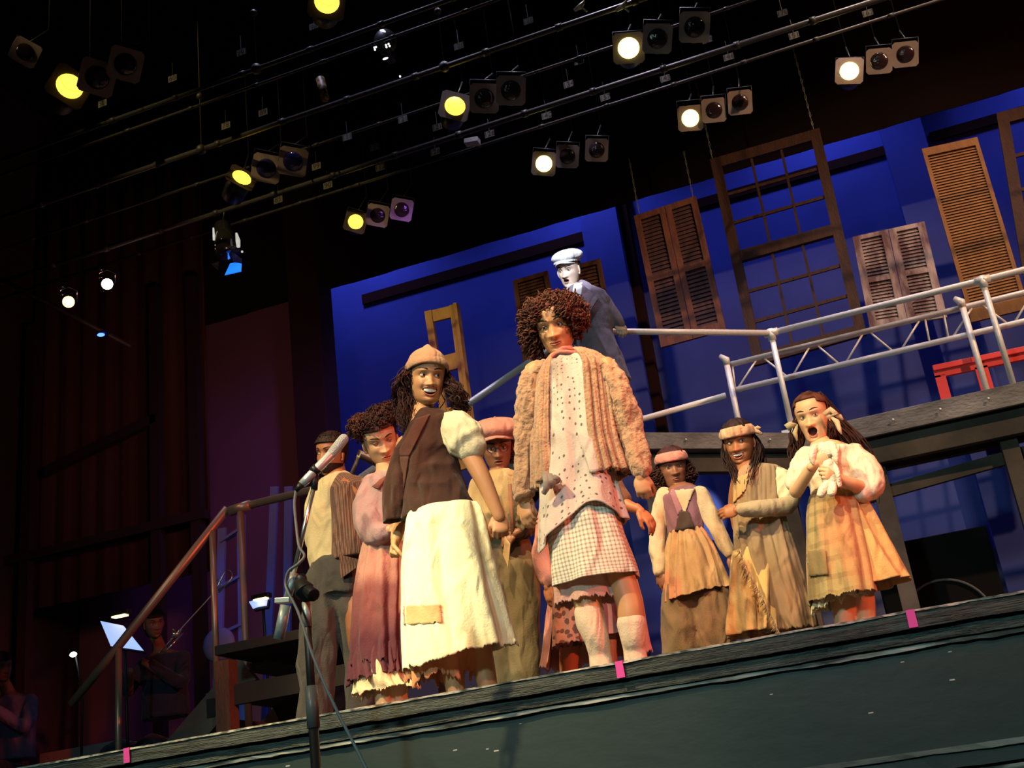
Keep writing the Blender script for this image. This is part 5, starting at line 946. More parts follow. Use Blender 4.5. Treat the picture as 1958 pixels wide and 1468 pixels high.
mb = MB(); mb.add([P(648, 1060, Y-.13), P(700, 1072, Y-.10), P(652, 1106, Y-.12)], [(0, 1, 2)]); mb.obj('waistcoat_point', v1, b, solid=.006)
garment('sleeve', cloth('tan_sleeve', (.36, .22, .12), (.26, .16, .09), scale=4), b, Y, None, [[(684, 934, .062, -.02), (703, 975, .055, .03), (716, 1015, .05, .08)]], wr=.010, seed=2)
mb = MB(); mb.beam(P(655, 915, Y-.10), P(690, 950, Y-.08), .03, .012, (0, 1, 0)); mb.obj('scarf', cloth('rust_scarf', (.50, .20, .10), (.3, .12, .07), scale=20), b, True, bevel=.004)
garment('trousers', m_gt, b, Y, [(640, 1068, 48, .8), (642, 1100, 54, .8), (645, 1140, 58, .7)], [[(622, 1110, .12), (614, 1190, .115), (P(606, 1270, Y), .10), (ank[0]+Vector((0, 0, .05)), .085)], [(668, 1110, .115, .03), (682, 1190, .105, .06), (P(690, 1270, Y+.1), .085), (ank[1]+Vector((0, 0, .05)), .075)]], wr=.020, wf=8, seed=8, voxel=.011)
mb = MB(); [shoe(mb, Vector((a.x, a.y, 0)), (-.6, -1, 0), 1.1) for a in ank]; mb.obj('shoes', bpy.data.materials['dark_shoe'], b, True)

# ===== woman with pinned-up curls looking down
Y = 5.3; SK = (.62, .36, .21); LP = (.50, .14, .10)
hd = dict(px=732, py=846, s=1.12, yaw=8, pitch=-12, roll=-16, mw=.020, mo=0, gaze=(.25, -.8), open=.10, lowlid=.5)
ank = [G(735, Y, .09), G(765, Y+.05, .09)]
b, hm = person('person', 'woman with pinned-up curls in a mauve blouse and dip-dyed skirt, looking down', Y, SK, LP, hd,
    [(738, 893, 15, .9), (740, 903, 28, .7), (742, 916, 40, .6), (742, 950, 40), (740, 990, 34), (738, 1020, 38), (738, 1060, 44)], (738, 896, .046, .02),
    arms=[[(712, 920, .042), (702, 975, .036, -.03), (712, 1020, .032, -.08), (745, 1012, .026, -.13)], [(775, 925, .042, .05), (790, 990, .036, .1), (790, 1050, .028, .1)]],
    legs=[[(725, 1060, .08), (728, 1200, .07), (ank[0], .036), (ank[0]-Vector((0, .02, .05)), .04)], [(755, 1060, .08), (760, 1200, .07), (ank[1], .036), (ank[1]-Vector((0, .02, .05)), .04)]],
    hands=[dict(wrist=P(745, 1012, Y-.13), d=(1, .1, -.3), nrm=(0, .5, -1), curl=.6, s=.9)])
cap_piece(hm, lambda x, y, z: z > .062 or (y > -.01 and z > .0) or y > .03, .006, H_DARK, 'hair', b, amp=.005, freq=80)
curls(hm, (.0, -.02, .085), (.078, .065, .04), 260, H_DARK, b, lambda x, y, z: z > .072-.2*max(0, abs(x)-.04), size=.007, length=.03, seed=15, grav=.1, rad=.0026, base=False, name='curly_front'); curls(hm, (-.062, .02, .075), (.062, .06, .058), 330, H_RED, b, lambda x, y, z: True, size=.007, length=.03, seed=5, grav=.1, rad=.0026, name='curly_puff'); curls(hm, (.045, .015, .100), (.085, .07, .055), 480, H_DARK, b, lambda x, y, z: True, size=.007, length=.032, seed=6, grav=.1, rad=.0026, name='curly_puff')
m_mv = stain(cloth('mauve_blouse', (.52, .33, .33), (.42, .27, .28), scale=6), (.25, .13, .14), (4, 1, 0), 8, .58)
garment('blouse', m_mv, b, Y, [(739, 900, 14, .9), (740, 907, 30, .7), (740, 918, 44, .6), (740, 955, 44), (738, 990, 38), (737, 1018, 36)], [[(716, 922, .058), (703, 965, .072, -.02), (706, 1000, .080, -.05), (722, 1020, .068, -.08), (738, 1014, .035, -.12)], [(770, 925, .06, .05), (788, 985, .06, .1), (790, 1030, .045, .1)]], wr=.014, wf=12, seed=3)
mb = MB(); mb.add([P(704, 930, Y-.045), P(726, 908, Y-.03), P(739, 912, Y-.07), P(724, 934, Y-.085)], [(0, 1, 2, 3)]); mb.add([P(739, 912, Y-.07), P(752, 906, Y-.03), P(764, 924, Y-.05), P(752, 938, Y-.09)], [(0, 1, 2, 3)]); mb.obj('collar', cloth('dark_red_collar', (.25, .09, .07)), b, True, solid=.012)
m_dip = cloth('dip_dyed_skirt', (.5, .3, .2)); m_dip['dyed'] = 1; dye(m_dip, [(.15, (.62, .40, .28)), (.52, (.58, .27, .22)), (.68, (.24, .075, .075)), (.95, (.085, .022, .035))])
skirt('skirt', [(738, 1012, 32, .8), (735, 1035, 40), (730, 1120, 52), (728, 1210, 58), (730, 1272, 62)], Y, m_dip, b, folds=11, amp=.022, rag=.04, ragf=14, seed=3, top_amp=.4)
skirt('frill', [(728, 1235, 56), (726, 1268, 62), (730, 1296, 66)], Y, cloth('maroon_frill', (.10, .028, .04)), b, folds=26, amp=.016, rag=.03, seed=6, rows=20)
skirt('petticoat', [(730, 1240, 50), (736, 1300, 58), (742, 1322, 62)], Y, stain(cloth('cream_petticoat', (.78, .62, .40), (.6, .42, .25)), (.35, .2, .1), (0, 0, 1), 12, .55), b, folds=9, amp=.03, rag=.03, ragf=10, seed=8, rows=24)
mb = MB(); [shoe(mb, Vector((a.x, a.y, 0)), (0, -1, 0), .9) for a in ank]; mb.obj('shoes', bpy.data.materials['dark_shoe'], b, True)

# ===== person in the mauve newsboy cap and round glasses
Y = 6.0; SK = (.26, .12, .07); LP = (.30, .10, .08)
hd = dict(px=951, py=857, s=1.10, yaw=2, pitch=-4, roll=-6, mw=.021, mo=.007, gaze=(0, -.1), open=.45)
ank = [G(950, Y, .09), G(1003, Y, .09)]
b, hm = person('person', 'person in a mauve newsboy cap and round glasses with olive trousers, behind the two leads', Y, SK, LP, hd,
    [(953, 898, 15, .9), (954, 908, 30, .7), (955, 920, 44, .6), (957, 955, 42), (960, 1000, 38), (965, 1030, 42), (970, 1060, 44)], (953, 902, .05, .02),
    arms=[[(915, 925, .045), (903, 975, .040), (918, 1012, .034, -.1), (945, 1008, .026, -.16)], [(992, 925, .045), (1002, 975, .040), (1000, 1010, .034, -.06), (985, 1020, .026, -.14)]],
    legs=[[(952, 1050, .09), (948, 1180, .075), (ank[0], .045), (ank[0]-Vector((0, .02, .05)), .05)], [(990, 1050, .09), (998, 1180, .075), (ank[1], .045), (ank[1]-Vector((0, .02, .05)), .05)]],
    hands=[dict(wrist=P(945, 1008, Y-.16), d=(1, 0, -.2), nrm=(0, 1, -.5), curl=.7, s=.9), dict(wrist=P(985, 1020, Y-.14), d=(-1, 0, -.3), nrm=(0, 1, -.5), curl=.7, s=.9)])
cap_piece(hm, lambda x, y, z: z > .06 or (y > -.0 and z > -.03) , .006, H_BLACK, 'hair', b, amp=.003); curls(hm, (.075, .02, -.02), (.025, .03, .05), 80, H_DARK, b, lambda x, y, z: x > .06, size=.006, length=.05, grav=.8, rad=.003, base=False, name='side_hair')
m_cap = cloth('mauve_wool', (.40, .20, .17), (.33, .16, .14), scale=5)
def newsboy(hm, m_, parent, k=1.0, tilt=0.0, lobes=8):
    mb = MB(); mb.ball((.006, .014, .092), (.136*k, .134*k, .060*k), None, 64, 24); mb.v = [tuple(hm@(Vector(v)*(1+.02*math.cos(lobes*math.atan2(v[1]-.014, v[0])))+Vector((tilt*v[0]*0, 0, tilt*v[0])))) for v in mb.v]; o = mb.obj('newsboy_cap', m_, parent, True)
    N = 20; rg = []
    for i in range(5):
        v = i/4; rg.append([hm@Vector((math.sin(a)*(.080+.012*v)*k, -math.cos(a)*(.092+.052*v*math.cos(a)**.5)*k, .060-.012*v-.018*abs(math.sin(a))*v+.01*math.cos(a))) for a in np.linspace(-1.35, 1.35, N)])
    mb = MB(); mb.loft(rg, False, False); mb.obj('peak', m_, o, True, solid=.006); band(hm, .048, .070, .010, m_, o, 'cap_band', tilt=.008)
    mb = MB(); mb.ball(hm@Vector((.006, .012, .150*k)), .009); mb.obj('cap_button', m_, o, True); return o
newsboy(hm, m_cap, b, 1.0)
mb = MB()
for s_ in (-1, 1): mb.tube([hm@Vector((s_*.031+.021*math.cos(a), -.088, .0+.021*math.sin(a))) for a in np.linspace(0, 6.283, 25)], .0016, 6, False); mb.tube([hm@Vector((s_*.052, -.087, .005)), hm@Vector((s_*.074, .0, .004))], .0014, 6)
mb.tube([hm@Vector((-.010, -.090, .003)), hm@Vector((.010, -.090, .003))], .0015, 6); mb.obj('glasses', mat('dark_wire', (.04, .03, .03), .3, metal=.6), b, True)
m_kh = stain(cloth('khaki_shirt', (.46, .33, .17), (.30, .20, .10), scale=5), (.75, .62, .40), (1, 1, 1), 6, .56); m_ol = cloth('olive_trousers', (.17, .13, .075), (.11, .085, .05), scale=4)
garment('shirt', m_kh, b, Y, [(953, 900, 18, .9), (954, 909, 34, .7), (955, 922, 48, .6), (957, 960, 46), (960, 1000, 42), (964, 1024, 42)], [[(916, 928, .058), (904, 975, .055), (914, 1004, .055, -.06)]], wr=.014, wf=10, seed=12)
garment('ruffled_sleeve', cloth('dark_green_ruffle', (.12, .10, .06), (.05, .04, .03), scale=8), b, Y, None, [[(992, 930, .055), (1001, 972, .060), (998, 1000, .085, -.05), (985, 1015, .050, -.1)]], wr=.022, wf=22, seed=2, stretch=(1, 1, 1))
mb = MB(); mb.beam(P(935, 925, Y-.15), P(948, 1020, Y-.16), .02, .008, (0, 1, 0)); mb.beam(P(975, 925, Y-.15), P(980, 1020, Y-.16), .02, .008, (0, 1, 0)); mb.obj('braces', cloth('brown_braces', (.25, .12, .08)), b, True)
garment('trousers', m_ol, b, Y, [(964, 1018, 44, .7), (968, 1050, 50, .7), (970, 1085, 54, .65)], [[(950, 1085, .105), (947, 1180, .10), (P(950, 1260, Y), .088), (ank[0]+Vector((0, 0, .05)), .08)], [(992, 1085, .105), (1000, 1180, .10), (P(1002, 1260, Y), .086), (ank[1]+Vector((0, 0, .05)), .08)]], wr=.016, wf=9, seed=4, voxel=.011)
mb = MB(); mb.add([P(966, 1025, Y-.20), P(976, 1040, Y-.22), P(972, 1085, Y-.22), P(962, 1060, Y-.22)], [(0, 1, 2, 3)]); mb.obj('shirt_tail', m_kh, b, solid=.006)
mb = MB(); [shoe(mb, Vector((a.x, a.y, 0)), (0, -1, 0)) for a in ank]; mb.obj('shoes', bpy.data.materials['dark_shoe'], b, True)

# ===== performer hidden behind the girl in front
Y = 5.6; SK = (.42, .17, .09)
hd = dict(px=1118, py=800, s=.97, yaw=5, pitch=-4, roll=-6)
ank = [G(1085, Y, .09), G(1165, Y, .09)]; wl = P(1047, 1118, Y-.05); wr = P(1222, 975, Y-.05)
b, hm = person('person', 'performer in a pink flowered skirt, nearly hidden behind the girl with curly hair', Y, SK, (.3, .1, .08), hd,
    [(1120, 848, 16, .8), (1122, 858, 42, .6), (1124, 900, 40), (1126, 960, 36), (1128, 1000, 42), (1130, 1040, 44)], (1120, 840, .046, .02),
    arms=[[(1085, 868, .042), (1060, 940, .036), (1046, 1020, .032), (1045, 1080, .028), (1047, 1116, .024, -.05)], [(1158, 868, .042), (1172, 930, .036), (1195, 962, .030, -.04), (1221, 974, .024, -.05)]],
    legs=[[(1105, 1040, .08), (1092, 1180, .066), (ank[0], .036), (ank[0]-Vector((0, .02, .05)), .04)], [(1150, 1040, .08), (1160, 1180, .066), (ank[1], .036), (ank[1]-Vector((0, .02, .05)), .04)]],
    hands=[dict(wrist=wl, d=P(1054, 1150, Y-.05)-wl, nrm=(.5, 1, 0), side=1, curl=.35, s=.92), dict(wrist=wr, d=P(1240, 992, Y-.05)-wr, nrm=(-.3, .6, -1), side=-1, curl=.4, s=.95)])
cap_piece(hm, lambda x, y, z: z > .06 or y > -.0, .006, H_BLACK, 'hair', b, amp=.003)
m_pk = stain(cloth('pink_cotton', (.66, .33, .30), (.52, .22, .20)), (.30, .10, .10), (2, 2, 2), 8, .55); m_fl = pattern(cloth('flowered_cotton', (.50, .22, .17)), 'voro', (.16, .07, .06), 34, .42)
garment('blouse', m_pk, b, Y, [(1120, 850, 22, .8), (1122, 862, 46, .6), (1124, 905, 44), (1126, 960, 42), (1128, 1000, 40)], [[(1088, 870, .056), (1062, 940, .058), (1045, 1020, .060), (1042, 1075, .064), (1048, 1108, .045, -.05)]], wr=.014, seed=5)
garment('brown_sleeve', cloth('brown_sleeve', (.15, .07, .045)), b, Y, None, [[(1155, 870, .055), (1172, 928, .05), (1190, 955, .045, -.03)]], wr=.01)
skirt('long_skirt', [(1128, 990, 46, .7), (1132, 1060, 68, .6), (1136, 1160, 92, .5), (1138, 1262, 106, .5)], Y+.05, m_pk, b, folds=12, amp=.02, seed=7, arc=(math.pi*1.75, math.pi*3.22), rag=.03)
skirt('flowered_apron', [(1092, 1080, 24, .8, -.12), (1088, 1160, 30, .8, -.12), (1092, 1232, 36, .8, -.12)], Y, m_fl, b, folds=6, amp=.014, seed=8, rag=.01)
skirt('striped_petticoat', [(1150, 1120, 52, .6), (1158, 1170, 56, .6), (1160, 1218, 58, .6)], Y, pattern(cloth('striped_cotton', (.75, .55, .48)), 'stripes', (.36, .16, .16), 22, .5), b, folds=8, amp=.012, seed=3)
mb = MB(); [shoe(mb, Vector((a.x, a.y, 0)), (0, -1, 0), .9) for a in ank]; mb.obj('shoes', bpy.data.materials['dark_shoe'], b, True)

# ===== woman with a pink headband, purple bodice and apron
Y = 6.9; SK = (.25, .105, .065); LP = (.32, .10, .09)
hd = dict(px=1289, py=892, s=1.08, yaw=6, pitch=4, roll=-10, mw=.021, mo=0, gaze=(-.2, 0), open=.4)
ank = [G(1300, Y, .09), G(1362, Y, .09)]; wl = P(1262, 1096, Y-.02); wr = P(1398, 1062, Y)
b, hm = person('person', 'woman with a pink headband, purple bodice over cream blouse, and a tan apron', Y, SK, LP, hd,
    [(1299, 924, 12, .9), (1301, 931, 26, .7), (1303, 942, 38, .6), (1306, 975, 34), (1310, 1010, 29), (1318, 1040, 36), (1322, 1070, 38)], (1300, 926, .044, .02),
    arms=[[(1268, 946, .04), (1260, 1000, .034), (1258, 1050, .030), (1262, 1096, .024, -.02)], [(1342, 944, .04), (1362, 990, .034), (1380, 1030, .030), (1398, 1062, .024)]],
    legs=[[(1310, 1060, .08), (1305, 1160, .07), (ank[0], .036), (ank[0]-Vector((0, .02, .05)), .04)], [(1340, 1060, .08), (1352, 1160, .07), (ank[1], .036), (ank[1]-Vector((0, .02, .05)), .04)]],
    hands=[dict(wrist=wl, d=P(1269, 1114, Y-.02)-wl, nrm=(.3, 1, 0), side=-1, curl=.5, s=.92), dict(wrist=wr, d=P(1403, 1080, Y)-wr, nrm=(-.3, 1, 0), side=1, curl=.5, s=.92)])
cap_piece(hm, lambda x, y, z: z > .05 or (y > -.01 and z > -.02) or y > .02, .008, H_DARK, 'hair', b, amp=.003)
curls(hm, (-.078, .02, -.035), (.035, .05, .06), 150, H_DARK, b, lambda x, y, z: x < -.062, size=.008, length=.05, grav=.7, rad=.0032, base=True, name='side_hair'); curls(hm, (.082, .02, -.035), (.038, .05, .06), 150, H_DARK, b, lambda x, y, z: x > .062, size=.008, length=.05, grav=.7, rad=.0032, base=True, name='side_hair', seed=5)
band(hm, .030, .084, .013, cloth('pink_headband', (.66, .27, .24), (.58, .22, .20), scale=12), b, amp=.004)
m_bl = stain(cloth('cream_blouse', (.64, .52, .37), (.54, .42, .29)), (.40, .27, .17), (2, 2, 5), 7, .56); m_pu = cloth('purple_bodice', (.27, .13, .20), (.20, .09, .13), scale=6); m_ap = stain(stain(cloth('tan_apron', (.52, .34, .18), (.42, .25, .13), scale=6), (.50, .17, .10), (1, 2, 1), 5, .50), (.20, .12, .06), (4, 2, 5), 9, .56)
garment('blouse', m_bl, b, Y, [(1300, 930, 12, .9), (1302, 935, 26, .7), (1304, 944, 41, .6), (1306, 970, 38), (1309, 1000, 34)], [[(1270, 947, .052), (1259, 1000, .052), (1257, 1050, .050), (1261, 1090, .042, -.02)], [(1340, 946, .052), (1362, 992, .050), (1380, 1030, .046), (1395, 1056, .036)]], wr=.010, wf=12, seed=6)
bod = garment('bodice', m_pu, b, Y, [(1302, 934, 26, .75), (1304, 945, 40, .64), (1306, 970, 38, .68), (1309, 995, 36, .72), (1311, 1018, 34, .76)], [], wr=.006, seed=3, grow=.005)
patch('blouse_bib', bod, [(1278, 938), (1328, 934), (1309, 982), (1301, 983)], m_bl, b, .006, 14, .004, 3)
patch('bodice_strap', bod, [(1279, 936), (1289, 935), (1305, 975), (1296, 985)], cloth('lilac_strap', (.33, .17, .25)), b, .011, 10, .004)
patch('lacing_panel', bod, [(1299, 978), (1316, 976), (1330, 1012), (1290, 1016)], cloth('dark_panel', (.07, .045, .04)), b, .012, 10, .004, 3)
garment('skirt', cloth('olive_bloomers', (.15, .13, .075), (.22, .12, .07), scale=3), b, Y, [(1318, 1060, 38, .7), (1326, 1110, 48, .7), (1332, 1150, 52, .7)], [[(1304, 1140, .12), (1302, 1190, .12), (G(1302, Y, .34), .10)], [(1358, 1140, .12), (1366, 1185, .12), (G(1374, Y, .34), .09)]], wr=.018, wf=9, seed=6, voxel=.011)
skirt('apron', [(1311, 1014, 31, .8), (1318, 1050, 46, .75), (1326, 1100, 58, .75), (1334, 1140, 66, .75)], Y, m_ap, b, folds=13, amp=.020, seed=5, top_amp=.5, rag=.010, hem=lambda a: .02*math.cos(a))
mb = MB(); [shoe(mb, Vector((a.x, a.y, 0)), (0, -1, 0), .9) for a in ank]; mb.obj('shoes', bpy.data.materials['dark_shoe'], b, True)

# ===== woman in the plaid headband and long shawl
Y = 6.65; SK = (.36, .15, .075); LP = (.42, .10, .08)
hd = dict(px=1406, py=846, s=1.10, yaw=-16, pitch=2, roll=-13, smile=1, mw=.029, mo=.020, lift=.008, teeth=.013, gaze=(.75, .05), open=.7, lowlid=.5, browup=.004)
ank = [G(1450, Y, .09), G(1500, Y, .09)]; wf_ = P(1412, 975, Y-.24)
b, hm = person('person', 'woman in a plaid headband and long grey-brown shawl, grinning, one arm across her waist', Y, SK, LP, hd,
    [(1428, 886, 14, .9), (1436, 893, 28, .7), (1445, 905, 42, .6), (1450, 940, 42), (1455, 990, 38), (1462, 1030, 42), (1466, 1060, 44)], (1424, 886, .046, .03),
    arms=[[(1488, 915, .044), (1502, 950, .040, -.02), (1500, 968, .036, -.06), (1450, 974, .032, -.20), (1414, 975, .025, -.24)], [(1412, 915, .042, .03), (1404, 960, .036, .08), (1410, 1010, .03, .1)]],
    legs=[[(1445, 1060, .08), (1452, 1160, .07), (ank[0], .036), (ank[0]-Vector((0, .02, .05)), .04)], [(1485, 1060, .08), (1492, 1160, .07), (ank[1], .036), (ank[1]-Vector((0, .02, .05)), .04)]],
    hands=[dict(wrist=wf_, d=P(1398, 978, Y-.24)-wf_, nrm=(.2, 1, -.1), side=-1, curl=.45, s=.92)])
cap_piece(hm, lambda x, y, z: z > .05 or (y > -.01 and z > -.02) or y > .02, .008, H_BLACK, 'hair', b, amp=.004)
strands([[(hx_[0], .012), (hx_[1], .02), (hx_[2], .026), (hx_[3], .018)] for hx_ in ([hm@Vector((-.062, .01, .04)), hm@Vector((-.082, .0, -.05)), P(1398, 890, Y-.02), P(1412, 925, Y-.12)], [hm@Vector((.06, .02, .04)), hm@Vector((.088, .02, -.04)), P(1447, 880, Y-.06), P(1430, 930, Y-.14)], [hm@Vector((.04, .07, .03)), hm@Vector((.07, .08, -.05)), P(1450, 890, Y+.02), P(1440, 925, Y-.05)])], H_BLACK, b, n=45, rad=.005, wave=.006, freq=2, seed=7)
m_pl = pattern(cloth('plaid_cotton', (.66, .48, .30), (.60, .34, .24), scale=8), 'check', (.40, .24, .16), 24, .3, 'Object'); bd = band(hm, .028, .082, .013, m_pl, b, amp=.004)
mb = MB(); mb.tube([hm@Vector((.080, .0, .045)), hm@Vector((.105, .01, .035)), hm@Vector((.128, .0, .018))], [.010, .014, .007], 8); mb.tube([hm@Vector((.080, .0, .045)), hm@Vector((.110, .02, .055)), hm@Vector((.125, .01, .050))], [.010, .013, .005], 8); mb.obj('headband_knot', m_pl, bd, True)
m_shw = stain(cloth('grey_brown_shawl', (.34, .25, .155), (.26, .18, .12), scale=5, bscale=260), (.50, .28, .18), (5, 1, 1), 4, .50); stain(m_shw, (.16, .10, .06), (2, 7, 1), 6, .57); m_yl = stain(cloth('yellow_petticoat', (.66, .50, .23), (.56, .40, .17)), (.32, .14, .06), (1, 1, 4), 8, .50)
skirt('underskirt', [(1440, 1050, 40, .8, -.02), (1440, 1120, 44, .9, -.04), (1440, 1212, 48, 1.0, -.06)], Y, m_yl, b, folds=8, amp=.03, seed=3, rows=30)
garment('blouse', m_cream, b, Y, [(1434, 898, 22, .8), (1446, 908, 44, .62), (1450, 950, 44)], [[(1486, 912, .065), (1500, 930, .085, -.01), (1506, 945, .080, -.02)]], wr=.014, wf=14, seed=3, stretch=(1, 1, 1))
garment('sleeve', cloth('grey_sleeve', (.46, .38, .26), (.40, .32, .22)), b, Y, None, [[(1510, 956, .050, -.05), (1500, 968, .052, -.07), (1455, 972, .048, -.19), (1420, 974, .040, -.235)]], wr=.006, wf=16)
shw = skirt('shawl_dress', [(1434, 890, 15, .9), (1441, 895, 29, .8), (1448, 903, 43, .75), (1449, 925, 47, .78), (1450, 960, 47, .82), (1453, 1000, 48, .84), (1462, 1050, 54, .85), (1474, 1110, 60, .8, .02), (1488, 1160, 62, .8, .04), (1500, 1210, 60, .8, .06)], Y, m_shw, b, folds=10, amp=.024, seed=5, top_amp=.25, rows=70, n=300, rag=.02, thick=.008, fine=.002)
rnd = random.Random(5); mb = MB()
for k in range(90):
    t = k/90; q = P(1412+90*t*.9, 1050+165*t, Y-.20-.02*t); mb.tube([q, q+Vector((rnd.uniform(-.03, .005), -.01, rnd.uniform(-.04, -.01)))], [.004, .0015], 5)
mb.obj('shawl_fringe', m_shw, b, True)
patch('blouse_front', shw, [(1405, 914), (1434, 903), (1424, 938), (1402, 962)], cloth('ochre_front', (.58, .40, .19), (.5, .3, .15)), b, .010, 12, .004, 3)
mb = MB(); [shoe(mb, Vector((a.x, a.y, 0)), (0, -1, 0), .9) for a in ank]; mb.obj('shoes', bpy.data.materials['dark_shoe'], b, True)

# ===== woman with ribbons in her hair, mouth open, hugging a toy rabbit
Y = 6.4; SK = (.68, .42, .25); LP = (.50, .14, .10)
hd = dict(px=1546, py=797, s=1.12, yaw=-14, pitch=4, roll=-16, mw=.023, mo=.044, mz=-.071, jaw=.014, gaze=(.35, .15), open=.75, lowlid=.5, browup=.007)
ank = [G(1618, Y, .09), G(1662, Y+.04, .09)]; w1_ = P(1556, 888, Y-.26); w2_ = P(1604, 912, Y-.22)
b, hm = person('person', 'woman with ribbons in long hair, mouth wide open, clutching a toy rabbit to her chest', Y, SK, LP, hd,
    [(1568, 842, 14, .9), (1576, 850, 30, .7), (1584, 863, 46, .6), (1586, 895, 44), (1590, 930, 36), (1598, 960, 42), (1602, 990, 44)], (1568, 842, .048, .03),
    arms=[[(1632, 872, .046), (1650, 905, .042, -.02), (1648, 930, .040, -.06), (1628, 925, .034, -.16), (1604, 914, .026, -.22)], [(1545, 872, .044), (1528, 915, .040, -.03), (1522, 940, .036, -.08), (1540, 912, .032, -.18), (1556, 890, .026, -.25)]],
    legs=[[(1590, 990, .085), (1604, 1090, .075), (P(1612, 1150, Y), .06), (ank[0], .038), (ank[0]-Vector((0, .02, .05)), .04)], [(1620, 990, .085), (1642, 1090, .075), (P(1652, 1150, Y+.04), .06), (ank[1], .038), (ank[1]-Vector((0, .02, .05)), .04)]],
    hands=[dict(wrist=w1_, d=P(1574, 874, Y-.27)-w1_, nrm=(.3, 1, .3), side=1, curl=.75, s=.95), dict(wrist=w2_, d=P(1580, 903, Y-.28)-w2_, nrm=(-.2, 1, .1), side=-1, curl=.8, s=.95)])
cap_piece(hm, lambda x, y, z: z > .072-.5*max(0, abs(x)-.045) and not (y < -.055 and abs(x) < .05 and z < .088) or (y > -.005 and z > -.02) or y > .03, .006, H_RED, 'hair', b, amp=.002)
strands([[(hm@Vector((.045, .02, .10)), .02), (P(1598, 805, Y+.08), .03), (P(1628, 845, Y+.10), .045), (P(1655, 900, Y+.14), .05), (P(1672, 965, Y+.18), .035)], [(hm@Vector((.0, .06, .08)), .03), (P(1590, 815, Y+.12), .04), (P(1612, 850, Y+.14), .05), (P(1640, 905, Y+.16), .05)], [(hm@Vector((-.05, .03, .05)), .02), (P(1525, 828, Y+.06), .03), (P(1522, 860, Y+.08), .03), (P(1520, 890, Y+.08), .02)], [(hm@Vector((.06, .04, .0)), .02), (P(1592, 825, Y+.02), .02), (P(1585, 845, Y+.04), .02)]], H_DARK, b, n=110, rad=.0042, wave=.008, freq=3, seed=9)
m_rib = cloth('pale_ribbon', (.62, .50, .34), (.5, .38, .24)); m_ribg = cloth('olive_ribbon', (.36, .34, .20)); RB = lambda px, py, dy: P(px, py, Y+dy)
mb = MB(); mb.ball(RB(1585, 796, -.09), .016); mb.tube([RB(1586, 796, -.09), RB(1578, 790, -.1), RB(1588, 784, -.1), RB(1598, 790, -.1), RB(1588, 797, -.09)], [.008, .018, .020, .018, .006], 8); mb.tube([RB(1590, 798, -.09), RB(1600, 806, -.1), RB(1605, 820, -.11), RB(1609, 830, -.11)], [.006, .016, .012, .004], 8); mb.tube([RB(1592, 792, -.09), RB(1606, 796, -.08), RB(1612, 802, -.08)], [.006, .014, .006], 8); mb.obj('hair_ribbon', m_rib, b, True)
mb = MB(); mb.tube([RB(1524, 812, 0), RB(1512, 812, -.02), RB(1504, 818, -.02)], [.006, .020, .022], 8); mb.tube([RB(1524, 812, 0), RB(1520, 828, -.03), RB(1524, 842, -.03)], [.006, .014, .005], 8); mb.obj('hair_ribbon', m_ribg, b, True)
m_wb = stain(cloth('white_blouse', (.80, .72, .60), (.68, .58, .46)), (.45, .33, .22), (3, 3, 1), 8, .60); garment('blouse', m_wb, b, Y, [(1574, 850, 15, .9), (1579, 855, 32, .75), (1584, 866, 52, .64), (1586, 895, 50, .7), (1590, 925, 44, .75), (1594, 942, 42, .75)], [[(1632, 872, .070), (1652, 900, .088, -.01), (1660, 925, .088, -.03), (1650, 938, .065, -.05)], [(1544, 874, .062), (1529, 905, .064, -.02), (1522, 920, .056, -.04)]], wr=.014, wf=12, seed=9, stretch=(1, 1, 1))
mb = MB(); mb.beam(P(1566, 850, Y-.11), P(1582, 900, Y-.19), .05, .012, (0, 1, 0)); mb.beam(P(1596, 850, Y-.10), P(1590, 905, Y-.19), .05, .012, (0, 1, 0)); mb.obj('blouse_collar', m_wb, b, True, bevel=.004)
m_pld = stain(pattern(cloth('olive_plaid', (.30, .27, .12), (.42, .27, .14), scale=3), 'check', (.20, .15, .07), 15, .3), (.50, .24, .12), (0, 4, 0), 3, .50); stain(m_pld, (.13, .09, .04), (5, 1, 1), 6, .56); m_og = stain(cloth('ochre_skirt', (.52, .36, .15), (.54, .30, .13), scale=3), (.10, .06, .04), (3, 4, 2), 5, .57)
hw_ = .0
skirt('skirt', [(1594, 938, 42, .75), (1604, 975, 58), (1628, 1060, 78), (1650, 1128, 90)], Y+.03, m_og, b, folds=10, amp=.026, seed=4, top_amp=.4, hem=lambda a: .02*math.cos(a))
apr = skirt('apron', [(1590, 942, 41, .80), (1594, 975, 50, .92), (1604, 1060, 60, 1.05), (1616, 1146, 68, 1.12)], Y-.03, m_pld, b, folds=9, amp=.014, seed=6, top_amp=.5, arc=(math.pi*.93, math.pi*1.92), rag=.02)
patch('apron_pocket', apr, [(1541, 1054), (1578, 1050), (1584, 1098), (1548, 1102)], m_pld, apr, .012, 10, .005, 2)
skirt('petticoat', [(1600, 1090, 44), (1604, 1130, 48), (1606, 1152, 50)], Y-.06, cloth('cream_frill', (.74, .64, .40), (.5, .42, .26), scale=14), b, folds=17, amp=.022, rag=.03, seed=4, rows=20, hem=lambda a: .02*math.cos(a))
mb = MB(); [shoe(mb, Vector((a.x, a.y, 0)), (0, -1, 0), .95) for a in ank]; mb.obj('shoes', bpy.data.materials['dark_shoe'], b, True)
m_toy = cloth('white_plush', (.84, .78, .68), (.76, .68, .56), bump=.8, bscale=90); q = lambda x, y, dy=0: P(x, y, Y-.25+dy)
e = empty('toy_rabbit', q(1585, 905), 'floppy white plush rabbit hugged by the woman with hair ribbons', 'soft toy'); 
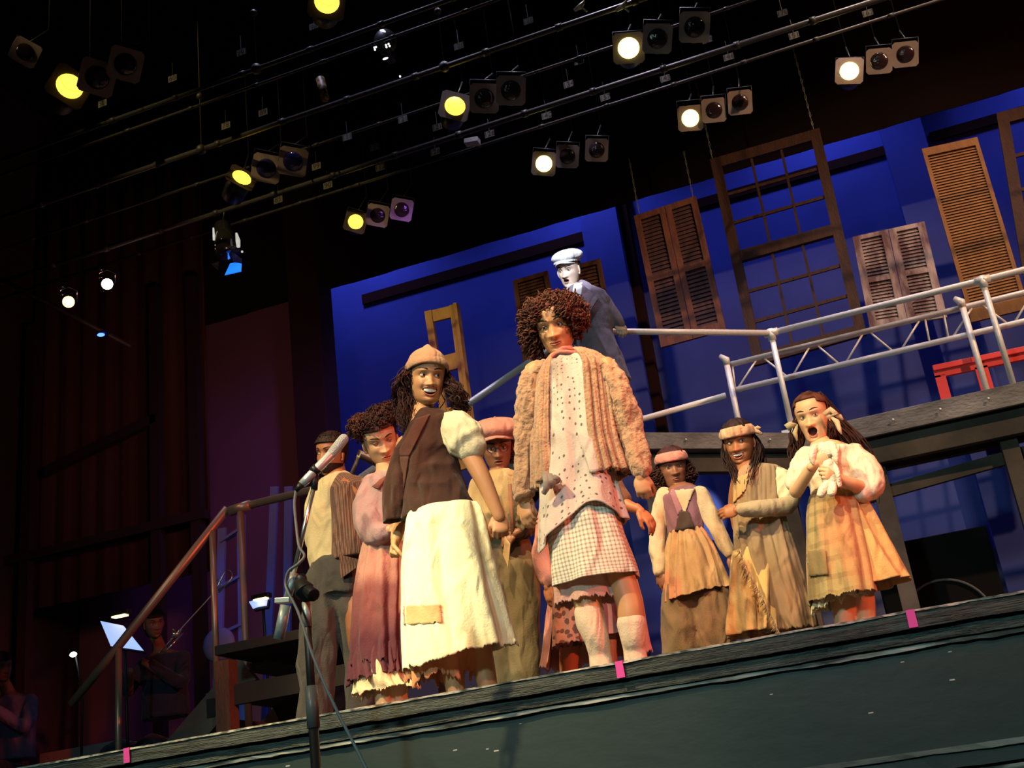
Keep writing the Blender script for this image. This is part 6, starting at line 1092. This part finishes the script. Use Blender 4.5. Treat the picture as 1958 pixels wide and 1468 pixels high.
mb = MB(); limb(mb, [(1583, 888, .035, .0), (1586, 912, .045, .02), (1588, 926, .040, .02)], Y-.25); link('body', remesh(mb, .006, 3, .003, 20), m_toy, e)
mb = MB(); limb(mb, [(1573, 858, .038), (1580, 864, .040)], Y-.25); link('head', remesh(mb, .006, 3, .003, 20), m_toy, e)
for a_ in ([(1571, 853, .014), (1558, 856, .022, -.02), (1553, 874, .020, -.03), (1555, 886, .010, -.03)], [(1578, 850, .014), (1590, 850, .020, -.02), (1597, 866, .020, -.03), (1600, 880, .010, -.03)]): mb = MB(); limb(mb, a_, Y-.25); link('ear', remesh(mb, .005, 2), m_toy, e)
for a_ in ([(1580, 925, .018), (1574, 935, .024, -.02), (1570, 944, .022, -.02)], [(1592, 925, .018), (1592, 935, .024, -.02), (1590, 941, .024, -.03)]): mb = MB(); limb(mb, a_, Y-.25); link('leg', remesh(mb, .005, 2), m_toy, e)
for a_ in ([(1594, 885, .014), (1602, 905, .015, -.02), (1606, 928, .012, 0)],): mb = MB(); limb(mb, a_, Y-.25); link('arm', remesh(mb, .005, 2), m_toy, e)

# ===== figure in cap and overcoat on the bridge
Y = 8.35; SK = (.62, .46, .38); LP = (.30, .14, .12)
hd = dict(px=1079, py=518, s=1.16, yaw=-24, pitch=0, roll=-13, mw=.020, mo=.020, mz=-.068, jaw=.006, gaze=(-.1, 0), open=.45, lowlid=.4)
ank = [G(1145, Y+.05, ZD+.09), G(1185, Y+.05, ZD+.09)]; wh = P(1182, 618, Y+.06)
b, hm = person('person', 'figure in a white newsboy cap and grey overcoat singing on the raised bridge', Y, SK, LP, hd,
    [(1098, 550, 12, .9), (1110, 557, 24, .7), (1122, 567, 34, .6), (1126, 600, 34), (1134, 640, 30), (1142, 670, 33), (1146, 690, 33)], (1096, 552, .052, .04),
    arms=[[(1152, 572, .048), (1166, 598, .044, .03), (1178, 612, .036, .04), (1185, 622, .028, .06)], [(1098, 580, .048, .02), (1094, 615, .044, 0), (1092, 638, .034, -.04), (1094, 650, .026, -.08)]],
    legs=[[(1138, 690, .09), (1150, 760, .075), (ank[0], .045), (ank[0]-Vector((0, .02, .05)), .05)], [(1160, 690, .09), (1178, 760, .075), (ank[1], .045), (ank[1]-Vector((0, .02, .05)), .05)]],
    hands=[dict(wrist=wh, d=P(1188, 632, Y+.02)-wh, nrm=(-.3, .6, -.6), side=1, curl=.7, s=1.05)])
cap_piece(hm, lambda x, y, z: z > .06 or (y > .01 and z > -.03), .006, H_BLACK, 'hair', b, amp=.002)
m_wc = cloth('pale_wool_cap', (.62, .60, .62), (.5, .48, .52), scale=6); newsboy(hm, m_wc, b, .84, 0, 8)
m_coat = cloth('grey_overcoat', (.21, .17, .23), (.17, .14, .19), scale=4)
ct = garment('overcoat', m_coat, b, Y, [(1100, 548, 16, .9), (1112, 555, 27, .75), (1124, 567, 38, .62), (1130, 600, 40, .66), (1136, 640, 38, .7), (1148, 690, 44, .75), (1158, 736, 50, .78)], [[(1152, 574, .065), (1167, 598, .062, .03), (1178, 611, .055, .04), (1184, 620, .048, .05)], [(1098, 580, .062, .02), (1094, 612, .06, 0), (1092, 634, .052, -.04)]], wr=.010, wf=9, seed=5)
mb = MB(); mb.add([P(1112, 542, Y-.13), P(1128, 556, Y-.16), P(1143, 572, Y-.185), P(1118, 612, Y-.21), P(1108, 575, Y-.18)], [(0, 1, 2, 3, 4)]); mb.obj('lapel', cloth('mauve_lapel', (.25, .18, .22)), ct, solid=.012)
mb = MB(); limb(mb, [(1112, 540, .025, -.06), (1122, 546, .032, -.05), (1134, 554, .022, -.04)], Y); link('coat_collar', remesh(mb, .007, 3), m_coat, ct)
mb = MB(); mb.add([P(1098, 544, Y-.13), P(1114, 540, Y-.12), P(1112, 562, Y-.18), P(1106, 572, Y-.19), P(1094, 560, Y-.17)], [(0, 1, 2, 3, 4)]); mb.obj('shirt_front', cloth('white_shirt', (.85, .84, .82)), b, solid=.012)
garment('trousers', m_gt, b, Y, [(1146, 680, 36, .7), (1150, 720, 38, .7)], [[(1138, 710, .10), (1152, 765, .09), (ank[0]+Vector((0, 0, .03)), .075)], [(1165, 710, .10), (1180, 765, .09), (ank[1]+Vector((0, 0, .03)), .075)]], wr=.012, voxel=.011)
mb = MB(); [shoe(mb, Vector((a.x, a.y, ZD)), (-.3, -1, 0)) for a in ank]; mb.obj('shoes', bpy.data.materials['dark_shoe'], b, True)

# ===== musicians in the dark wing
m_dk = cloth('dark_blue_jacket', (.03, .035, .07), (.02, .022, .045))
def musician(px, py, Y, label, m_, yaw, mi=0):
    h = P(px, py, Y); k = h.z; hd = dict(px=px, py=py, s=1.0, yaw=yaw, pitch=-8, roll=-6)
    ax = h.x; L = lambda x, y, z: Vector((ax+x, Y+y, z))
    lv = []; s = ppm(h); D = lambda z: G_px(ax, Y, z)
    b, hm = person('person', label, Y, (.20, .11, .08), (.2, .08, .06), hd, [(*proj(L(0, .06, k-.20)), 12, .9, .06), (*proj(L(0, .08, k-.26)), .19*s, .55, .08), (*proj(L(0, .10, k-.45)), .17*s, .6, .1), (*proj(L(0, .10, max(.25, k-.75))), .18*s, .7, .1)], (*proj(L(0, .06, k-.22)), .05, .06),
        arms=[[(L(-.19, .08, k-.30), .045), (L(-.25, -.05, k-.50), .04), (L(-.05, -.28, k-.40), .03)], [(L(.19, .08, k-.30), .045), (L(.26, -.05, k-.52), .04), (L(.10, -.30, k-.36), .03)]],
        legs=[[(L(s_*.10, .05, .50), .08), (L(s_*.16, -.38, .52), .065), (L(s_*.17, -.40, .10), .045), (L(s_*.17, -.45, .05), .045)] for s_ in (-1, 1)], detail=.6, voxel=.011)
    cap_piece(hm, lambda x, y, z: z > .05 or y > 0, .008, H_BLACK, 'hair', b, amp=.003)
    garment('jacket', m_, b, Y, [(*proj(L(0, .07, k-.22)), .08*s, .8, .07), (*proj(L(0, .08, k-.27)), .21*s, .6, .08), (*proj(L(0, .10, k-.48)), .20*s, .65, .1), (*proj(L(0, .10, max(.3, k-.75))), .21*s, .75, .1)], [[(L(-.19, .08, k-.30), .06), (L(-.25, -.05, k-.50), .055), (L(-.10, -.24, k-.42), .045)], [(L(.19, .08, k-.30), .06), (L(.26, -.05, k-.52), .055), (L(.14, -.26, k-.38), .045)]], voxel=.012)
    garment('trousers', m_dk, b, Y, [(*proj(L(0, .08, .58)), .17*s, .8, .08), (*proj(L(0, .08, .44)), .17*s, .8, .08)], [[(L(s_*.10, .05, .50), .10), (L(s_*.16, -.38, .52), .085), (L(s_*.17, -.40, .10), .06)] for s_ in (-1, 1)], voxel=.012)
    c_ = empty('band_chair', L(0, .1, 0), f'dark chair under the {mi}', 'chair'); mb = MB(); mb.box(L(0, .08, .39), (.44, .42, .04)); mb.obj('seat', m_blk, c_, bevel=.01)
    for x in (-.19, .19):
        for y in (-.1, .27): mb = MB(); mb.tube([L(x, y, 0), L(x, y, .38)], .012, 8); mb.obj('leg', m_blk, c_, True)
    return b
def proj(p): c = RW.T@np.array([p[0], p[1], p[2]-CAMZ]); return (CX+F*c[0]/c[2], CY+F*c[1]/c[2])
musician(300, 1192, 8.2, 'seated musician in dark blue playing the trombone in the left wing', m_dk, 20, 'trombone player')
musician(12, 1275, 8.0, 'seated person in a lilac shirt at the lower left corner', cloth('lilac_shirt', (.20, .16, .36)), 30, 'person in the lilac shirt')
